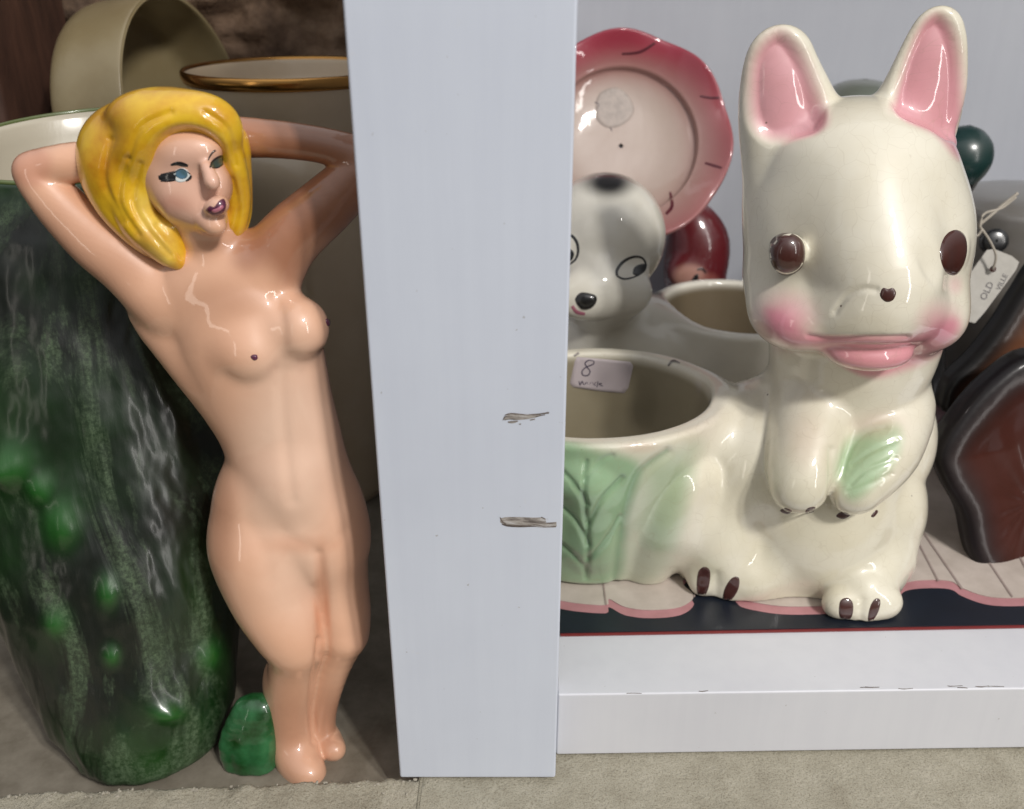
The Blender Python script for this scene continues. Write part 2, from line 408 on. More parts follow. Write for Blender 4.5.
t.links.new(c, b.inputs['Base Color'])
rg = N(t, 'ShaderNodeMapRange'); rg.inputs[3].default_value = 0.38; rg.inputs[4].default_value = 0.8; t.links.new(mk, rg.inputs[0]); t.links.new(rg.outputs[0], b.inputs['Roughness'])
cw = N(t, 'ShaderNodeMapRange'); cw.inputs[3].default_value = 0.65; cw.inputs[4].default_value = 0.0; t.links.new(mk, cw.inputs[0]); t.links.new(cw.outputs[0], b.inputs['Coat Weight']); b.inputs['Coat Roughness'].default_value = 0.2
bump(t, b, f, 0.3, 0.0012); M['vase'] = m
M['green_gloss'] = glaze('green_gloss', 0.08, (0.03, 0.16, 0.055), var=0.6, vscale=90, tint=(0.3, 0.5, 0.3), specks=False)
M['cream'] = glaze('cream_glaze', 0.15, (0.78, 0.64, 0.46), var=0.1)
M['olive'] = glaze('olive_cream_glaze', 0.35, (0.30, 0.24, 0.13), var=0.2)
M['teal'] = glaze('teal_glaze', 0.25, (0.005, 0.035, 0.034), var=0.4)
M['grey_green'] = glaze('grey_green_glaze', 0.25, (0.16, 0.18, 0.15), var=0.2)
M['brown_glass'] = glaze('dark_brown_glaze', 0.14, None, var=0.35, vscale=50, specks=False)
M['brown_glass'].node_tree.nodes['Principled BSDF'].inputs['Coat Weight'].default_value = 0.22
M['brown_glass'].node_tree.nodes['Principled BSDF'].inputs['Specular IOR Level'].default_value = 0.2

# ------------------------------------------------------------------ setting
def rough_box(name, x0, x1, y0, y1, z0, z1, mat, parent=None, bev=0.0008, skew=0.0, seg=3):
    bm = bmesh.new(); bmesh.ops.create_cube(bm, size=1)
    for v in bm.verts:
        x = x0 if v.co.x < 0 else x1; y = y0 if v.co.y < 0 else y1; z = z0 if v.co.z < 0 else z1
        v.co = (x, y+skew*x, z)
    bmesh.ops.bevel(bm, geom=bm.edges[:], offset=bev, segments=seg, affect='EDGES', profile=0.5)
    off = parent_loc(parent)
    for v in bm.verts: v.co -= off
    me = bpy.data.meshes.new(name); bm.to_mesh(me); bm.free(); o = link(name, me, parent, mat, False)
    for p in me.polygons: p.use_smooth = True
    md = o.modifiers.new('wn', 'WEIGHTED_NORMAL'); md.keep_sharp = False
    return o
def fbm(x, y, z, o=5): return noise.fractal(Vector((x, y, z)), 1.0, 2.0, o)
FLOOR_L = -0.0085; SK = 0.019; ZB = 0.0241; ZM = 0.0249
# concrete ledge: one sheet towards the camera, broken edge above the left recess
def edgeY(x):
    # back edge of the ledge, in front of the recess
    a = PZ(0, 795, 0); b = PZ(400, 780, 0)
    t = (x-a[0])/(b[0]-a[0]); t = max(-0.6, min(t, 1.0))
    return a[1]+(b[1]-a[1])*t
V = []; Q = []; nx = 420; ny = 90
xs = np.linspace(-0.22, 0.24, nx)
for i, x in enumerate(xs):
    left = x < -0.026
    ye = (edgeY(x) + 0.0011*fbm(x*160, 3.1, 0) + 0.0006*fbm(x*600, 1.1, 0)) if left else 0.47
    for j in range(ny):
        u = j/(ny-1)
        if left:
            if u < 0.85: y = 0.02 + (ye-0.02)*(u/0.85)**0.6; z = 0
            else: y = ye + 0.0012*(u-0.85)/0.15; z = -0.0088*((u-0.85)/0.15)
        else: y = 0.02+(ye-0.02)*u**0.9; z = 0
        rimk = math.exp(-((y-ye)/0.006)**2) if left else 0
        if z > -0.003: z += 0.00035*fbm(x*90, y*90, 2)*(1+3*rimk) + 0.0005*rimk*abs(fbm(x*500, y*500, 5))*1.5
        V.append((x, y, z))
for i in range(nx-1):
    for j in range(ny-1):
        a = i*ny+j; Q.append((a, a+ny, a+ny+1, a+1))
o = mesh_np('concrete_ledge', V, Q, None, M['concrete']); o['kind'] = 'structure'
o = rough_box('recess_floor', -0.25, -0.0265, 0.17, 0.50, FLOOR_L-0.02, FLOOR_L, M['recess_floor'], bev=0.0005); o['kind'] = 'structure'
# crumbs of concrete on the lip
bm = bmesh.new()
for i in range(170):
    px = random.uniform(0, 415) if i < 200 else random.uniform(400, 640); e_ = edgeY((px-512)/F*0.27)
    if i < 200: x = (px-512)/F*0.262; y = edgeY(x)-abs(random.gauss(0, 0.0022)); 
    else: x = random.gauss(0.0165 if i % 2 else -0.03, 0.004); y = 0.1895-abs(random.gauss(0, 0.0012)) if x < 0.0135 else 0.198-abs(random.gauss(0,0.0012))
    r = random.choice([0.00015, 0.0002, 0.0003, 0.0005])
    mm = Matrix.Translation((x, y, r*0.5)) @ Matrix.Diagonal((random.uniform(.6,1.6), random.uniform(.6,1.4), random.uniform(.5,1), 1))
    g = bmesh.ops.create_icosphere(bm, subdivisions=1, radius=r, matrix=mm)
    for v in g['verts']: v.co += Vector([random.uniform(-.25,.25)*r for _ in range(3)])
me = bpy.data.meshes.new('crumbs'); bm.to_mesh(me); bm.free()
m, t, b = nt('crumb'); b.inputs['Base Color'].default_value = (0.36, 0.33, 0.27, 1); b.inputs['Roughness'].default_value = 0.9
o = link('crumbs', me, None, m, False); o['kind'] = 'stuff'; tag(o, 'pale crumbs of mortar scattered along the broken ledge edge', 'crumbs')

# post
YP = 0.191
pa = P(400, 780, YP); pb = P(555.5, 778, YP)
post = thing('cabinet_post', 'white painted upright wooden post with two scuffed patches, between the two compartments', 'post', ((pa[0]+pb[0])/2, YP+0.007, 0))
bd = rough_box('post_body', pa[0], pb[0], YP, YP+0.014, 0.0008, 0.30, M['white_wood'], post, bev=0.0007)
me = bd.data; off = np.array(parent_loc(bd))
V = np.array([tuple(v.co) for v in me.vertices])+off
tree_post = BVHTree.FromPolygons([tuple(v) for v in V], [tuple(p.vertices) for p in me.polygons])
M['scuff_dark'] = scuff_mat('scuff_dark', (0.05, 0.04, 0.035), (0.16, 0.13, 0.11))
paint_stroke('scuff_mark', tree_post, [[(504,419,3),(509,417,5),(517,417,6),(526,417,4.5),(535,416,3),(541,415,1.5)],[(508,422,1.5),(513,422,2.5),(518,421,1)],[(519,424,1),(521,424,1.5)],[(530,420,1),(535,419,1.4)]], post, M['scuff'], lift=0.00003)
paint_stroke('scuff_line', tree_post, [[(505,415,0.8),(511,413.5,1.4),(525,414.5,1.2),(538,414,1.2),(549,412.5,1.6)],[(503,420,0.8),(505,416,1)],[(536,416.5,0.6),(545,414.5,0.9)]], post, M['scuff_dark'], base=0.00008, lift=0.00003)
paint_stroke('scuff_mark', tree_post, [[(500.5,520,4),(506,521,8),(520,521.5,9),(534,521.5,8),(543,521,7),(546,521.5,3)],[(538,524.5,5),(548,524.5,4),(556.5,524,4.5)]], post, M['scuff'], lift=0.00003)
paint_stroke('scuff_line', tree_post, [[(502,524,1),(508,525.5,1.8),(520,526,2.2),(534,525.5,2.4),(545,526.5,1.8),(556,526.5,1.2)],[(500,517,0.8),(502,521,1.2),(506,524,1)],[(541,517,0.8),(545,519,1.4),(544,521,0.8)]], post, M['scuff_dark'], base=0.00008, lift=0.00003)
# grime and chips along the shelf board's front edge are added with the board
# partition and backs
tag(rough_box('partition_board', -0.0268, -0.0228, YP+0.0145, 0.47, -0.008, 0.30, M['white_board'], bev=0.0003), 'thin white partition board standing edge-on behind the white post', 'partition')
tag(rough_box('back_board', -0.0225, 0.34, 0.462, 0.470, 0.0, 0.36, M['wall_paint'], bev=0.0003), 'pale grey painted back wall behind the rabbit and the pink dish', 'wall')
# front shelf board
b0 = P(556, 757, 0.1998); 
sb = rough_box('shelf_board', 0.0131, 0.27, 0.1995, 0.4615, 0.0006, ZB, M['white_board'], bev=0.0006, skew=SK)
tag(sb, 'white painted shelf board under the rabbit planter, resting on the concrete ledge', 'shelf')
dgp_ = sb.data; tree_sb = BVHTree.FromPolygons([tuple(v.co) for v in dgp_.vertices], [tuple(p.vertices) for p in dgp_.polygons])
rs = random.Random(3)
for k_ in range(9):
    x_ = rs.uniform(600, 1015); y_ = 695-(x_-556)*0.0192+rs.uniform(-2.5, 0.5)
    paint_stroke('edge_chip', tree_sb, [[(x_, y_, 0.7), (x_+rs.uniform(2, 7), y_+rs.uniform(-.6,.6), rs.uniform(0.6,1.1)), (x_+rs.uniform(9, 16), y_+rs.uniform(-.8,.8), 0.6)]], sb, M['scuff_dark'], lift=0.00002)
tag(rough_box('dimming_board', -0.0220, 0.34, 0.29, 0.4615, 0.34, 0.352, M['white_board'], bev=0.0004), 'unseen white board added above the right compartment to dim its back', 'shelf')  # unseen overhead board, added to cut ambient light on the rear pieces
# stone wall
V = []; Q = []; nx, nz = 150, 150
for i in range(nx):
    for j in range(nz):
        x = -0.42 + 0.392*i/(nx-1); z = -0.02+0.36*j/(nz-1)
        y = 0.455 - 0.016*fbm(x*16, z*20, 4) - 0.005*fbm(x*70, z*70, 8)
        V.append((x, y, z))
for i in range(nx-1):
    for j in range(nz-1):
        a = i*nz+j; Q.append((a, a+1, a+nz+1, a+nz))
tag(mesh_np('stone_wall', V, Q, None, M['stone']), 'rough brown stone wall at the back of the left compartment', 'wall')
# dark wooden side at far left
tag(rough_box('wooden_block', -0.40, P(42,50,0.40)[0], 0.36, 0.43, -0.0084, 0.30, M['dark_wood'], bev=0.004), 'dark reddish wooden block standing in the upper left behind the green vase', 'block')

# printed mat under the right hand pieces
def mat_material():
    m, t, b = nt('printed_mat')
    a = N(t, 'ShaderNodeVertexColor', layer_name='Col'); t.links.new(mixc(t, 1.0, a.outputs[0], ramp(t, noise_fac(t, 120, 5, 0.6), [(0.3, (0.86,0.84,0.82)), (0.7, (1,1,1))]), 'MULTIPLY'), b.inputs['Base Color'])
    b.inputs['Roughness'].default_value = 0.38; b.inputs['Coat Weight'].default_value = 0.15; return m
mat_root = thing('place_mat', 'dark navy printed place mat with a red edge line under the planters', 'mat', (0.12, 0.30, ZB+0.0003))
def plain(name, col, rough=0.45, coat=0.0):
    m, t, b = nt(name); f = noise_fac(t, 120, 5, 0.6)
    t.links.new(mixc(t, 1.0, col, ramp(t, f, [(0.3, (0.8,0.79,0.77)), (0.7, (1,1,1))]), 'MULTIPLY'), b.inputs['Base Color']); b.inputs['Roughness'].default_value = rough
    b.inputs['Coat Weight'].default_value = coat; return m
Mn = plain('mat_navy', (0.012, 0.016, 0.026), 0.35); Mr = plain('mat_red', (0.22, 0.03, 0.03)); Mpk = plain('mat_pink', (0.50, 0.24, 0.26)); Mw = plain('mat_white', (0.56, 0.49, 0.44)); Mg = plain('mat_seam', (0.34, 0.27, 0.25))
def flat_poly(name, pts, z, mat, parent, thick=0.0003):
    bm = bmesh.new(); vs = [bm.verts.new((p[0], p[1], z)) for p in pts]; f = bm.faces.new(vs); bmesh.ops.recalc_face_normals(bm, faces=[f])
    if f.normal.z < 0: f.normal_flip()
    r = bmesh.ops.extrude_face_region(bm, geom=[f]); 
    for v in r['geom']:
        if isinstance(v, bmesh.types.BMVert): v.co.z += thick
    bmesh.ops.recalc_face_normals(bm, faces=bm.faces[:])
    bmesh.ops.triangulate(bm, faces=[f for f in bm.faces if len(f.verts) > 4])
    off = parent_loc(parent)
    for v in bm.verts: v.co -= off
    me = bpy.data.meshes.new(name); bm.to_mesh(me); bm.free(); return link(name, me, parent, mat, False)
def zp(px, py, z): p = PZ(px, py, z); return (p[0], p[1])
A = zp(545, 637, ZB); B_ = zp(1090, 627.5, ZB)
A2 = zp(545, 635, ZB); B2 = zp(1090, 625.5, ZB)
A = (0.0150, A[1]); 
flat_poly('mat_border', [A, B_, (B_[0], 0.44), (0.0150, 0.44)], ZB+0.0002, Mr, mat_root, 0.0004)
flat_poly('mat_field', [(A[0], A2[1]-0.0001), B2, (B2[0], 0.4395), (A[0], 0.4395)], ZB+0.0007, Mn, mat_root, 0.0003)
# printed scallops
scal = [(548,606),(575,611),(606,613),(609,607),(625,615),(650,618),(680,615),(694,604),(683,592),(690,580),(722,588),(736,602),(745,608),(780,614),(820,614),(850,612),(880,608),(897,600),(905,591),(925,588),(950,589),(962,596),(985,604),(1012,606),(1060,604)]
z3 = ZB+0.0011
sc_o = catmull(scal, 4, closed=False)
def strip(pts, dy): return [zp(p[0], p[1]-dy, z3) for p in pts]
flat_poly('scallop_edge', strip(sc_o, 0)+[(B_[0], 0.42), (0.0150, 0.42)][0:0]+[zp(1060, 430, z3), zp(548, 430, z3)], z3-0.0002, Mpk, mat_root, 0.0002)
inner = [(x, y-7.5) for x, y in scal]
flat_poly('scallop_petals', [zp(*p, z3) for p in catmull(inner, 4, closed=False)]+[zp(1060, 433, z3), zp(548, 433, z3)], z3+0.0001, Mw, mat_root, 0.0002)
for (a, b2) in [((606,606),(600,560)),((694,598),(700,560)),((962,590),(900,500)),((905,586),(880,520)),((1012,598),(960,520)),((1040,598),(990,500)),((938,582),(890,490))]:
    p, q = np.array(a, float), np.array(b2, float); n_ = np.array([-(q-p)[1], (q-p)[0]]); n_ = n_/np.hypot(*n_)*0.9
    flat_poly('petal_line', [zp(*(p+n_), z3), zp(*(p-n_), z3), zp(*(q-n_), z3), zp(*(q+n_), z3)], z3+0.0004, Mg, mat_root, 0.0001)
TOPZ = z3+0.0004
#@@FIGURES
# ------------------------------------------------------------------ helpers for sculpting from measured points
def chain(fd, pts, k=4, mode='add', squash=1.0):
    """pts: (px, py, Y, radius px); k in px"""
    if len(pts) > 2: pts = [tuple(p) for p in catmull(pts, 4, closed=False)]
    for a, b in zip(pts[:-1], pts[1:]):
        sa, sb = S(*a[:3]), S(*b[:3]); fd.cone(P(*a[:3]), P(*b[:3]), a[3]*sa, b[3]*sb, k*(sa+sb)/2, mode, squash)
def blob(fd, px, py, Y, rx, ry, rd, k=4, mode='add', rot=(0,0,0)):
    """rx, ry in px across and up; rd in px in depth"""
    s = S(px, py, Y); fd.ell(P(px, py, Y), (rx*s, rd*s, ry*s), k*s, mode, tuple(math.radians(a) for a in rot))
def bounds(px0, py0, px1, py1, Y0, Y1, pad=0.004):
    c = [P(x, y, Y) for x in (px0, px1) for y in (py0, py1) for Y in (Y0, Y1)]
    c = np.array(c); return c.min(0)-pad, c.max(0)+pad
# ------------------------------------------------------------------ blonde figurine
YF = 0.2165
lo, hi = bounds(5, 85, 380, 800, 0.196, 0.236, 0.001); lo[2] = -0.010; hi[0] = min(hi[0], -0.027)
fg = Field(lo, hi, 0.0005)
K = 9
# torso
chain(fg, [(282,425,YF,48),(285,445,YF,49),(287,465,YF,52)], 14, squash=0.70)
blob(fg, 288,528,YF, 70,60,44, 24)
chain(fg, [(268,430,YF,30),(270,462,YF,35),(264,500,YF,46),(263,540,YF,47)], 10, squash=0.8)
chain(fg, [(300,425,YF,30),(309,462,YF,33),(320,500,YF,38),(328,540,YF,36)], 10, squash=0.8)
chain(fg, [(278,430,YF,46),(262,385,YF,56),(245,335,YF,62),(225,292,YF+.001,52)], 22, squash=0.66)
chain(fg, [(152,308,YF+.001,23),(205,364,YF,29),(252,420,YF,25)], 16, squash=0.8)
chain(fg, [(180,300,YF+.001,34),(222,272,YF+.001,32),(275,262,YF+.002,26)], 18, squash=0.9)
# belly and hips
blob(fg, 264,548,YF, 46,60,42, 18); blob(fg, 328,540,YF-.0005, 36,66,36, 22)
blob(fg, 292,478,YF-.0035, 34,44,34, 22)
# breasts
blob(fg, 251,350,YF-.0072, 35,33,30, 14); blob(fg, 300,328,YF-.0058, 29,31,29, 18)
# her right leg (nearer)
chain(fg, [(262,545,YF-.001,46),(275,590,YF-.003,39),(289,622,YF-.006,31),(298,643,YF-.0075,24)], 16)
chain(fg, [(297,645,YF-.0072,23),(293,676,YF-.0058,20),(290.5,705,YF-.0052,18),(292,735,YF-.006,17),(297,752,YF-.0085,16)], 12)
blob(fg, 280,680,YF-.001, 15,28,17, 16)
chain(fg, [(296,750,YF-.008,16),(301,764,YF-.0115,14)], 10)
chain(fg, [(297,758,YF-.010,15),(305,771,YF-.0140,11),(311,775,YF-.0160,8)], 14); chain(fg, [(293,762,YF-.010,12),(296,776,YF-.0135,8)], 8)
# her left leg
chain(fg, [(328,545,YF+.001,38),(337,585,YF,30),(343,615,YF-.002,26),(346,636,YF-.004,21)], 5)
chain(fg, [(345,634,YF-.004,21),(333,668,YF-.002,16),(324,703,YF-.0015,13),(322,728,YF-.002,12),(327,742,YF-.003,13.5),(335,750,YF-.008,10)], 5)
# crease between thighs / under belly
blob(fg, 265,436,YF-.0128, 2.5,3.5,5, 4, 'cut')
# neck
chain(fg, [(226,275,YF+.001,27),(214,238,YF+.0005,25),(203,215,YF,27)], 10)
# raised arm at left
chain(fg, [(172,300,YF+.001,36),(128,262,YF+.001,30),(95,238,YF+.001,26.5),(60,205,YF+.0015,22),(33,172,YF+.002,18)], 8)
chain(fg, [(33,170,YF+.002,17.5),(80,162,YF+.003,18.5),(130,165,YF+.007,17)], 5)
# raised arm at right
chain(fg, [(262,280,YF+.002,32),(288,240,YF+.003,29),(330,202,YF+.005,26),(368,165,YF+.0065,21)], 8)
chain(fg, [(368,160,YF+.0065,20),(330,147,YF+.006,16.5),(285,140,YF+.006,17),(235,137,YF+.007,19)], 5)
# head and face (turned to the right)
HY = YF-.0015
blob(fg, 186,168,HY+.001, 48,56,46, 6)
chain(fg, [(196,200,HY-.0035,32),(210,217,HY-.0065,17)], 14)          # jaw and chin
blob(fg, 178,192,HY-.006, 20,18,15, 10)                                # cheek
blob(fg, 219,186,HY-.0055, 13,18,14, 14)
blob(fg, 190,150,HY-.006, 32,20,20, 12)                              # brow
chain(fg, [(206,166,HY-.0098,3.0),(211,178,HY-.0108,3.2),(213,184,HY-.0116,3.5)], 8)     # nose
blob(fg, 184,175,HY-.0140, 8,6,5, 12, 'cut')
chain(fg, [(209,209,HY-.0108,4),(217,206,HY-.0112,5),(222,204,HY-.0106,4)], 8)         # lips
blob(fg, 215,226,HY-.0095, 11,9,9, 8)
fV, fQ = fg.mesh(2)
cv = Canvas(fV, fQ, (0.76, 0.44, 0.29))
cv.engrave([(284,533),(300,543),(318,550),(334,542),(348,528)], 7, 0.0003)
cv.engrave([(319,556),(322,585),(323,620),(322,655)], 6, 0.0009)
cv.engrave([(320,640),(316,668),(312,700),(314,742)], 3, 0.0007)
cv.engrave([(246,520),(262,545),(270,580)], 9, 0.0003); cv.engrave([(277,300),(283,330),(281,365),(285,440),(292,500)], 7, 0.0005)
cv.engrave([(226,376),(242,384),(262,382),(274,372)], 7, 0.0003); cv.engrave([(292,358),(308,360),(320,353)], 6, 0.0003)
fV = cv.V
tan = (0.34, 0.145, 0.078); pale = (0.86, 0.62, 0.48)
cv.poly([(235,105),(380,110),(385,240),(320,240),(292,285),(262,262),(238,250)], tan, 16, 0.9, front=False)  # tan airbrush on this arm, with the post's shade painted in
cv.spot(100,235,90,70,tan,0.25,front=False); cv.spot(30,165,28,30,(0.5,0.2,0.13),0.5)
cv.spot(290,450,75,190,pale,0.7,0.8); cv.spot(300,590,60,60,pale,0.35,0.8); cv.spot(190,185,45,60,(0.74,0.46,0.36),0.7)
cv.spot(322,600,12,80,(0.62,0.25,0.13),0.6,0.9); cv.spot(290,725,30,70,tan,0.45,0.8); cv.spot(330,720,24,50,tan,0.6,0.8); cv.spot(300,545,60,14,(0.66,0.33,0.2),0.4,0.9)  # shade painted into the gap between the thighs; calf tan is airbrush
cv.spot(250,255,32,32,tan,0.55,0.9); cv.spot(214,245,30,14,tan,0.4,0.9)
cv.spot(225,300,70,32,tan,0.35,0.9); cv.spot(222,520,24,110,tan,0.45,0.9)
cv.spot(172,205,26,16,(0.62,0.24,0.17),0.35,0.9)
fig = thing('figurine', 'glossy ceramic figurine of a blonde woman, arms raised behind her head, beside the post', 'figurine', tuple(P(300,785,0.203)))
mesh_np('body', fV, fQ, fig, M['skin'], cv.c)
tf = bvh(fV, fQ)
# hair
lo, hi = bounds(70, 80, 262, 285, 0.196, 0.240, 0.002)
hg = Field(lo, hi, 0.0004)
blob(hg, 158,153,HY+.0055, 74,56,58, 6); blob(hg, 128,170,HY+.005, 46,58,46, 10); blob(hg, 200,140,HY+.005, 42,44,40, 10)
chain(hg, [(120,165,HY+.001,32),(124,203,HY+.0005,22),(148,236,HY-.0015,15),(176,260,HY-.003,5)], 10)
chain(hg, [(138,180,HY-.003,15),(138,215,HY-.004,14),(160,240,HY-.0045,12),(180,264,HY-.004,4)], 10)
chain(hg, [(128,150,HY-.003,13),(124,190,HY-.004,12),(142,225,HY-.004,11),(166,257,HY-.004,4)], 10)
chain(hg, [(228,140,HY+.0015,19),(234,180,HY+.003,15),(235,215,HY+.003,13),(229,240,HY+.003,8)], 8)
chain(hg, [(220,128,HY-.0045,10),(233,158,HY-.003,8),(239,198,HY-.0005,8),(233,232,HY,6)], 9)
# fringe swept across the brow
chain(hg, [(138,152,HY-.005,13),(152,130,HY-.0058,14),(182,116,HY-.0062,13),(212,116,HY-.0055,11),(226,132,HY-.004,9)], 18)
blob(hg, 165,114,HY-.002, 56,26,34, 14)
# face opening
blob(hg, 193,188,HY-.014, 52,62,50, 4, 'cut', rot=(0,-10,0))
chain(hg, [(172,225,HY-.001,16),(182,250,HY+.001,16)], 8)
hV, hQ = hg.mesh(2)
cv = Canvas(hV, hQ, (0.84, 0.53, 0.02))
for l_ in ([(140,165),(133,200),(148,230),(170,255)],[(126,160),(118,200),(138,235)],[(170,112),(140,128),(128,160)],[(205,112),(228,130),(236,165)],[(110,140),(104,180),(122,222)],[(158,225),(170,240),(182,258)],[(232,180),(238,210),(232,235)]): cv.engrave(l_, 3.5, 0.0005)
hV = cv.V
cv.spot(118,132,50,50,(0.58,0.27,0.008),0.6,0.9); cv.spot(205,120,40,30,(0.78,0.5,0.03),0.6)
cv.spot(155,250,30,40,(0.80,0.55,0.10),0.7); cv.spot(240,170,18,60,(0.62,0.36,0.01),0.5); cv.spot(112,180,26,50,(0.66,0.36,0.01),0.5); cv.spot(150,225,14,46,(0.82,0.58,0.10),0.8,rot=-20)
mesh_np('hair', hV, hQ, fig, M['hair'], cv.c)
paint_blob('eye', tf, [(172,177),(175,171),(182,168),(188,171),(190,176),(186,181),(178,182)], fig, M['white_paint_dab'], lift=0.00005)
paint_blob('iris', tf, [(176,176),(177,171),(182,169),(187,172),(187,177),(182,179)], fig, M['blue_paint'], lift=0.00005, base=0.00012)
paint_stroke('eyelash', tf, [[(159,178,4),(164,177,7),(170,176.5,8),(176,177,5)],[(161,174.5,1.5),(167,174,3),(175,172,2.5)],[(161,181,1.5),(169,180,4),(176,180,1.5)],[(158.5,176,1),(164,176,2)],[(174,173,2),(182,169,1.8),(190,174,1.2)],[(186,181,2),(190,178,3),(191,175,1.5)]], fig, M['black_paint'])
paint_stroke('eyebrow', tf, [[(171,165,2),(177,163.5,3.8),(183,164.5,4.4),(188,166,2.4)]], fig, M['black_paint'])
paint_blob('eye', tf, [(211,167),(213,162),(218,158),(222,159),(223,164),(218,167)], fig, M['green_eye_paint'], lift=0.00005)
paint_stroke('eyelash', tf, [[(210,168,1.5),(212,162,2),(217,158,2.4),(222,156.5,2.6),(223.5,160,2)],[(212,168,1),(218,167.5,1.4),(223,164,1.5)]], fig, M['black_paint'])
paint_stroke('eyebrow', tf, [[(208,160.5,1),(210,156,1.6),(213,152,1.8),(215.5,150.5,2)]], fig, M['black_paint'])
lipo = paint_blob('lips', tf, [(206,210),(210,206),(214,207),(219,201),(224,199),(226,206),(223,213),(216,216),(210,214)], fig, M['plum_paint'])
paint_blob('lip_centre', tf, [(212,210),(217,208),(222,205),(223,208),(219,211),(214,212.5)], fig, M['lip_pink'], lift=0.0003, base=0.0002)
paint_blob('nipple', tf, [(250.5,357),(253,354.6),(257,355),(257.5,359),(254,360.5)], fig, M['plum_paint'], lift=0.0004)
paint_blob('nipple', tf, [(325.5,320),(327.5,318.5),(330,321),(330.3,325),(327.5,326)], fig, M['plum_paint'], lift=0.0004)

# ------------------------------------------------------------------ rabbit planter
ZR = TOPZ+0.0001
lo, hi = bounds(560, 0, 985, 625, 0.222, 0.30, 0.003); lo[2] = ZR-0.001; hi[2] = 0.206; lo[0] = -0.021; lo[1] = 0.216; hi[1] = 0.318; hi[0] = P(985,200,0.27)[0]
rg_ = Field(lo, hi, 0.00062)
BC = P(818, 500, 0.272)
YB = 0.268
blob(rg_, 808,495,YB+.002, 92,118,98, 20); blob(rg_, 822,430,YB+.001, 84,70,84, 20)
chain(rg_, [(838,410,YB,72),(850,360,YB-.002,64),(856,320,YB-.002,80)], 20)
blob(rg_, 795,580,YB-.002, 88,38,84, 16)
blob(rg_, 748,455,YB, 62,72,80, 18); blob(rg_, 735,540,YB, 66,50,84, 18); blob(rg_, 715,425,YB+.002, 34,34,60, 12)
# haunches
blob(rg_, 878,505,YB-.004, 42,66,60, 10); blob(rg_, 712,530,YB-.006, 44,52,60, 14)
# shoulder/back at the right
blob(rg_, 888,440,YB+.006, 42,68,56, 5)
# feet
chain(rg_, [(866,558,YB-.016,46),(860,590,YB-.0275,33)], 12); chain(rg_, [(712,562,YB-.008,34),(728,580,YB-.018,24)], 9)
for a in [(840,603),(861,606),(884,602)]: blob(rg_, a[0],a[1],YB-.0335, 18,17,15, 9)
for a in [(703,582),(728,588),(748,580)]: blob(rg_, a[0],a[1],YB-.0225, 14,14,14, 9)
# arms
chain(rg_, [(815,405,YB-.012,36),(806,450,YB-.025,30),(799,484,YB-.033,25)], 14)
chain(rg_, [(893,405,YB-.008,38),(882,450,YB-.024,33),(858,488,YB-.033,22)], 10)
blob(rg_, 853,494,YB-.0335, 22,21,18, 8); blob(rg_, 799,489,YB-.0335, 26,24,20, 8)
# claws clefts
chain(rg_, [(717,565,YB-.030,1),(716,592,YB-.032,1.5)], 5, 'cut'); chain(rg_, [(861,585,YB-.040,1),(861,612,YB-.041,1.5)], 5, 'cut')
# head
HR = YB-.006
blob(rg_, 856,245,HR, 110,104,98, 10); blob(rg_, 856,165,HR+.002, 94,66,86, 26); blob(rg_, 853,288,HR-.003, 105,58,90, 18)
# cheeks
blob(rg_, 795,312,HR-.014, 45,36,54, 18); blob(rg_, 922,312,HR-.013, 40,36,52, 18)
# muzzle
chain(rg_, [(860,205,HR-.012,44),(874,262,HR-.020,42),(882,292,HR-.0265,34)], 34)
chain(rg_, [(826,316,HR-.022,24),(880,310,HR-.030,25),(922,312,HR-.023,20)], 22)
# lower lip and chin
blob(rg_, 868,350,HR-.0265, 44,19,30, 7)
# cheeks lines from nose
chain(rg_, [(838,300,HR-.037,1.5),(850,288,HR-.040,1.5),(866,285,HR-.043,1)], 8, 'cut')
# eye sockets
blob(rg_, 790,254,HR-.040, 26,30,10, 16, 'cut'); blob(rg_, 950,252,HR-.036, 24,30,10, 16, 'cut')
blob(rg_, 788,254,HR-.0225, 18,21,11, 7); blob(rg_, 951,252,HR-.0175, 15,23,16, 5)
# ears
chain(rg_, [(798,150,HR+.004,46),(786,105,HR+.004,40),(780,70,HR+.003,29),(779,56,HR+.003,24)], 14, squash=0.55)
blob(rg_, 852,205,HR+.003, 105,64,84, 22)
chain(rg_, [(786,190,HR+.004,30),(780,130,HR+.004,26),(779,80,HR+.003,22)], 22, squash=0.7)
chain(rg_, [(902,150,HR+.004,44),(922,100,HR+.004,38),(933,55,HR+.003,27),(938,28,HR+.003,17)], 14, squash=0.55)
# planter bowl
BX, BY, BRX, BRY = 0.0262, 0.2705, 0.0440, 0.0375; BZ = 0.0868
rg_.bowl((BX, BY), BRX, BRY, ZR, BZ, 0.40, 0.007, slope=0.03, round_=0.002)
# leaf folds on the bowl
chain(rg_, [(706,470,YB-.010,24),(682,482,YB-.019,24),(664,520,YB-.018,27),(650,556,YB-.013,22),(642,572,YB-.009,16)], 12)
blob(rg_, 704,512,YB-.008, 46,58,54, 26)
chain(rg_, [(560,470,YB-.026,22),(590,478,YB-.028,22),(592,540,YB-.018,26)], 14)
rg_.bowl((BX+0.0002, BY), BRX-0.0036, BRY-0.0036, ZR+0.006, BZ+0.03, 0.36, 0.0016, 'cut', round_=0.002)
rg_.halfspace_cut(ZR)
rV, rQ = rg_.mesh(2)
ivory = (0.76, 0.72, 0.60)
cv = Canvas(rV, rQ, ivory)
cv.dent([(778,32),(804,56),(818,95),(818,124),(796,134),(768,138),(750,115),(750,62)], 9, 0.0030)
cv.dent([(940,14),(959,40),(964,85),(957,134),(932,124),(898,106),(902,66),(917,30)], 9, 0.0030)
